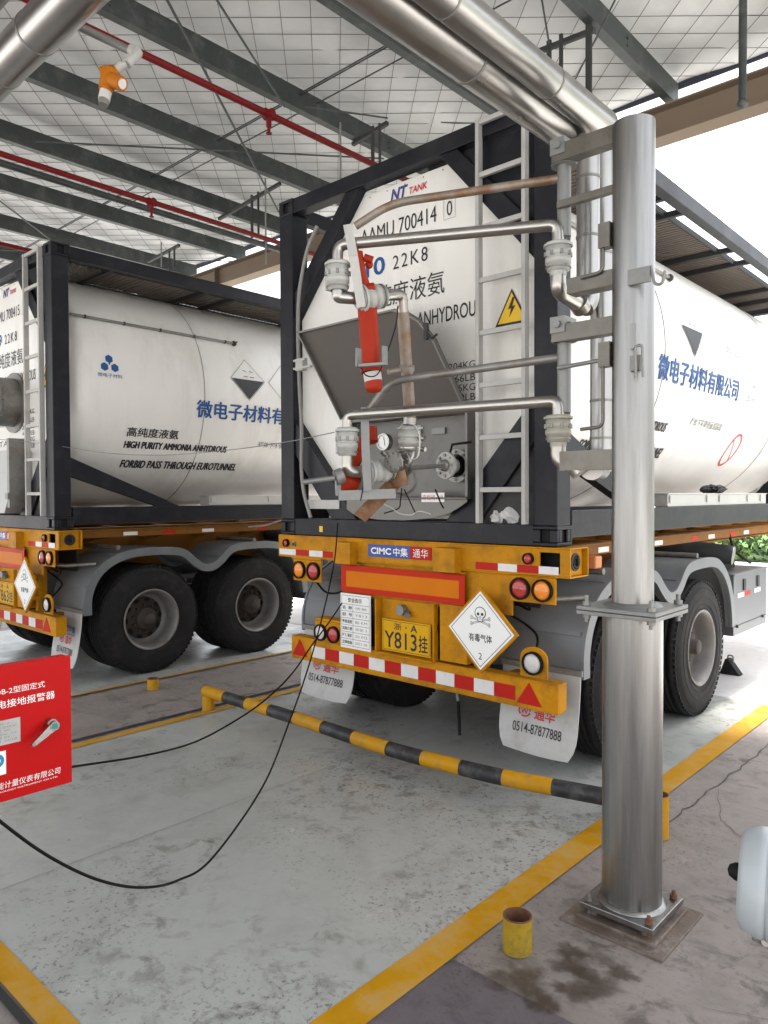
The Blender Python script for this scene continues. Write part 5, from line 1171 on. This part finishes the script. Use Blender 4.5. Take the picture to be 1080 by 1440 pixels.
m_ = MB(); ua = at(28, 1010, X=BX).y; za, zb_ = at(28, 1042, X=BX).z, at(28, 1008, X=BX).z
rl_ = rootloc(rb)
m_.box(Vector((BX+.0005, ua-.13, za))-rl_, Vector((BX+.002, ua, zb_))-rl_, 0)
random.seed(9)
for i in range(6):
    z = za+(zb_-za)*(i+.8)/7.2; fn = lambda u, v: Vector((BX+.0026, u, v))-rl_
    text(['出厂编号 2018', '制造日期 05', '防爆 Ex ia', '工作温度 40', '电源 220V', '型号 JDB-2'][i], (ua-.122, z), (ua-.01-.02*(i % 2), z+.0075), fn, 0, 0, mb=m_, mi=1)
m_.build('rating_plate', [LADM, INKG], door)
m_ = MB(); ub = at(8, 1060, X=BX).y; z0_, z1_ = at(8, 1088, X=BX).z, at(8, 1055, X=BX).z
m_.box(Vector((BX+.0005, ub-.05, z0_))-rl_, Vector((BX+.0015, ub, z1_))-rl_, 0)
cz_ = (z0_+z1_)/2+.008
m_.poly([Vector((BX+.0019, ub-.025+.020*cos(t_), cz_+.020*sin(t_)))-rl_ for t_ in [2*pi*i/24 for i in range(24)]], 1)
m_.poly([Vector((BX+.0023, ub-.025+.010*cos(t_), cz_+.010*sin(t_)))-rl_ for t_ in [2*pi*i/24 for i in range(24)]], 0)
m_.build('inspection_sticker', [WHI, mat('sticker_blue', (.02, .22, .42), .4)], door)
hc = at(69, 1017, X=BX); m_ = MB()
m_.cyl(hc, hc+Vector((.022, 0, 0)), .017, seg=28); m_.cyl(hc+Vector((.022, 0, 0)), hc+Vector((.032, 0, 0)), .013)
h1 = hc+Vector((.036, 0, 0)); h2 = h1+Vector((.004, -.062, -.040))
dd = (h2-h1); nn = Vector((1, 0, 0)); pp = dd.cross(nn).normalized()
m_.cyl(h1-Vector((.006, 0, 0)), h1+Vector((.006, 0, 0)), .014, seg=24)
m_.prism([h1+pp*.013-Vector((.006, 0, 0)), h1-pp*.013-Vector((.006, 0, 0)), h2-pp*.006-Vector((.006, 0, 0)), h2+pp*.006-Vector((.006, 0, 0))], (.010, 0, 0)); m_.cyl(h2-Vector((.006, 0, 0)), h2+Vector((.004, 0, 0)), .006)
m_.cyl(h1+Vector((.006, 0, 0)), h1+Vector((.0075, 0, 0)), .009, m=1)
m_.build('handle', [SILV, mat('teal_cap', (.02, .25, .28), .3)], door, world=True)
MB().cyl((BX-.088, BY-bxw/2-.10, .03), (BX-.088, BY-bxw/2-.10, BZ1-.05), .03).box((BX-.095, BY-bxw/2-.13, BZ1-.12), (BX-.055, BY-bxw/2-.07, BZ1-.08)).box((BX-.17, BY-bxw/2-.2, .004), (BX+.03, BY-bxw/2, .03)).build('stand', GALV, rb, world=True)

# ------------------------------------------------------------------ pale transmitter housing at the right edge
tc0 = dep(1040, 1232, .95); axd = (_r*1.0 - _f*.56 - _u*.05).normalized()
tm = thing('transmitter', 'pale grey round transmitter housing with dark knob at the lower right edge', 'transmitter', (tc0.x+axd.x*.08, tc0.y+axd.y*.08, 0))
m_ = MB(); m_.lathe([(.001, -.002), (.052, .0), (.060, .006), (.066, .022), (.0665, .030), (.0645, .031), (.0645, .033), (.0668, .034), (.067, .050)], tc0, axd, seg=48); m_.lathe([(.067, .050), (.060, .054), (.060, .12), (.05, .13), (.001, .13)], tc0, axd, seg=48); m_.build('housing', GREYD, tm, world=True)
k0 = tc0 + _u*.005; m_ = MB(); m_.lathe([(.001, -.014), (.007, -.012), (.011, -.005), (.011, .004)], k0, axd, seg=24); m_.build('knob', BLK, tm, world=True)
b0 = tc0+axd*.018-_u*.060; m_ = MB(); m_.cyl(b0-_f*.008, b0-_f*.03+_u*.0, .008, seg=10); m_.cyl(b0-_u*.004, b0+axd*.05-_u*.02, .012, seg=12, m=1); m_.build('earth_screw', [SILV, FEND], tm, world=True)
m_ = MB(); bb = tc0+axd*.09; m_.cyl((bb.x, bb.y, .004), (bb.x, bb.y, bb.z-.05), .025); m_.cyl((bb.x, bb.y, .004), (bb.x, bb.y, .02), .08); m_.build('stand', GALV, tm, world=True)

# ------------------------------------------------------------------ trees and hedge beyond
LEAF = [mat('leaf_green', (.075, .16, .025), .6, var=.4, vscale=8), mat('leaf_dark', (.035, .085, .018), .6, var=.4, vscale=8), mat('leaf_light', (.13, .23, .04), .6, var=.4, vscale=8)]
BARK = mat('bark', (.10, .075, .055), .9, var=.4, vscale=10, bump=.4)
def tree(x, y, h, r, label, seed, nl=5200):
    random.seed(seed); t = thing('broadleaf_tree', label, 'tree', (x, y, 0), 'trees beyond the yard')
    m_ = MB(); m_.tube([(0, 0, 0), (.05, .03, h*.25), (-.05, .0, h*.5), (.0, .0, h*.8)], .1, seg=10, rs=[.17, .12, .09, .03])
    blobs = []
    for k in range(16):
        a = random.uniform(0, 2*pi); q = random.uniform(.1, .85)*r; z = h*random.uniform(.35, .95); blobs.append((Vector((cos(a)*q, sin(a)*q, z)), r*random.uniform(.28, .5)))
        s0 = Vector((0, 0, z*.6)); m_.tube([s0, (s0+blobs[-1][0])/2+Vector((0, 0, .1)), blobs[-1][0]], .03, seg=6, rs=[.05, .035, .012])
    m_.build('trunk', BARK, t)
    c = MB()
    for k in range(nl):
        b, br = random.choice(blobs); d = Vector((random.gauss(0, 1), random.gauss(0, 1), random.gauss(0, .8))).normalized()*br*random.uniform(.5, 1.1); p = b+d
        u = Vector((random.uniform(-1, 1), random.uniform(-1, 1), random.uniform(-1, 1))).normalized(); v = u.cross(Vector((random.uniform(-1, 1), random.uniform(-1, 1), random.uniform(-1, 1)))).normalized(); s_ = random.uniform(.05, .11)
        c.add([p-u*s_, p-v*s_*.5, p+u*s_, p+v*s_*.5], [(0, 1, 2, 3)], 1 if (b.z < h*.55 and random.random() < .6) else random.choice((0, 0, 1, 2)))
    c.build('crown', LEAF, t)
sheet('grass_verge', rect(-80, 17, 80, 60), .02, GRASS)
sheet('road', rect(-80, 7.7, 80, 15.8), .004, ROADM)
for yk in (7.75, 9.6, 12.2, 15.7): sheet('road_marking', rect(-80, yk, 80, yk+.12), .008, WTAPE)
for i, (x, y, h, r, lab) in enumerate([
        (-1.2, 19.5, 4.6, 2.0, 'bushy green tree behind the near trailer, farthest right of the trees'),
        (-4.2, 20.5, 5.2, 2.3, 'green tree seen under the near container, second from the right'),
        (-8.5, 21, 5.0, 2.2, 'green tree hidden mostly by the near trailer wheels'),
        (-13, 21, 5.4, 2.4, 'green tree farthest left behind the two trailers')]): tree(x, y, h, r, lab, 30+i)
hd = thing('hedge', 'low trimmed green hedge along the verge beyond the yard', 'hedge', (-8, 17.4, 0))
random.seed(77); c = MB()
for k in range(15000):
    p = Vector((random.uniform(-14, 14), random.uniform(-.5, .5), random.uniform(.05, 1.35)+random.gauss(0, .07)))
    u = Vector((random.uniform(-1, 1), random.uniform(-1, 1), random.uniform(-1, 1))).normalized(); v = u.cross(Vector((random.uniform(-1, 1), random.uniform(-1, 1), random.uniform(-1, 1)))).normalized(); s_ = random.uniform(.05, .12)
    c.add([p-u*s_, p-v*s_*.5, p+u*s_, p+v*s_*.5], [(0, 1, 2, 3)], random.choice((0, 1, 1, 2)))
c.build('foliage', LEAF, hd)
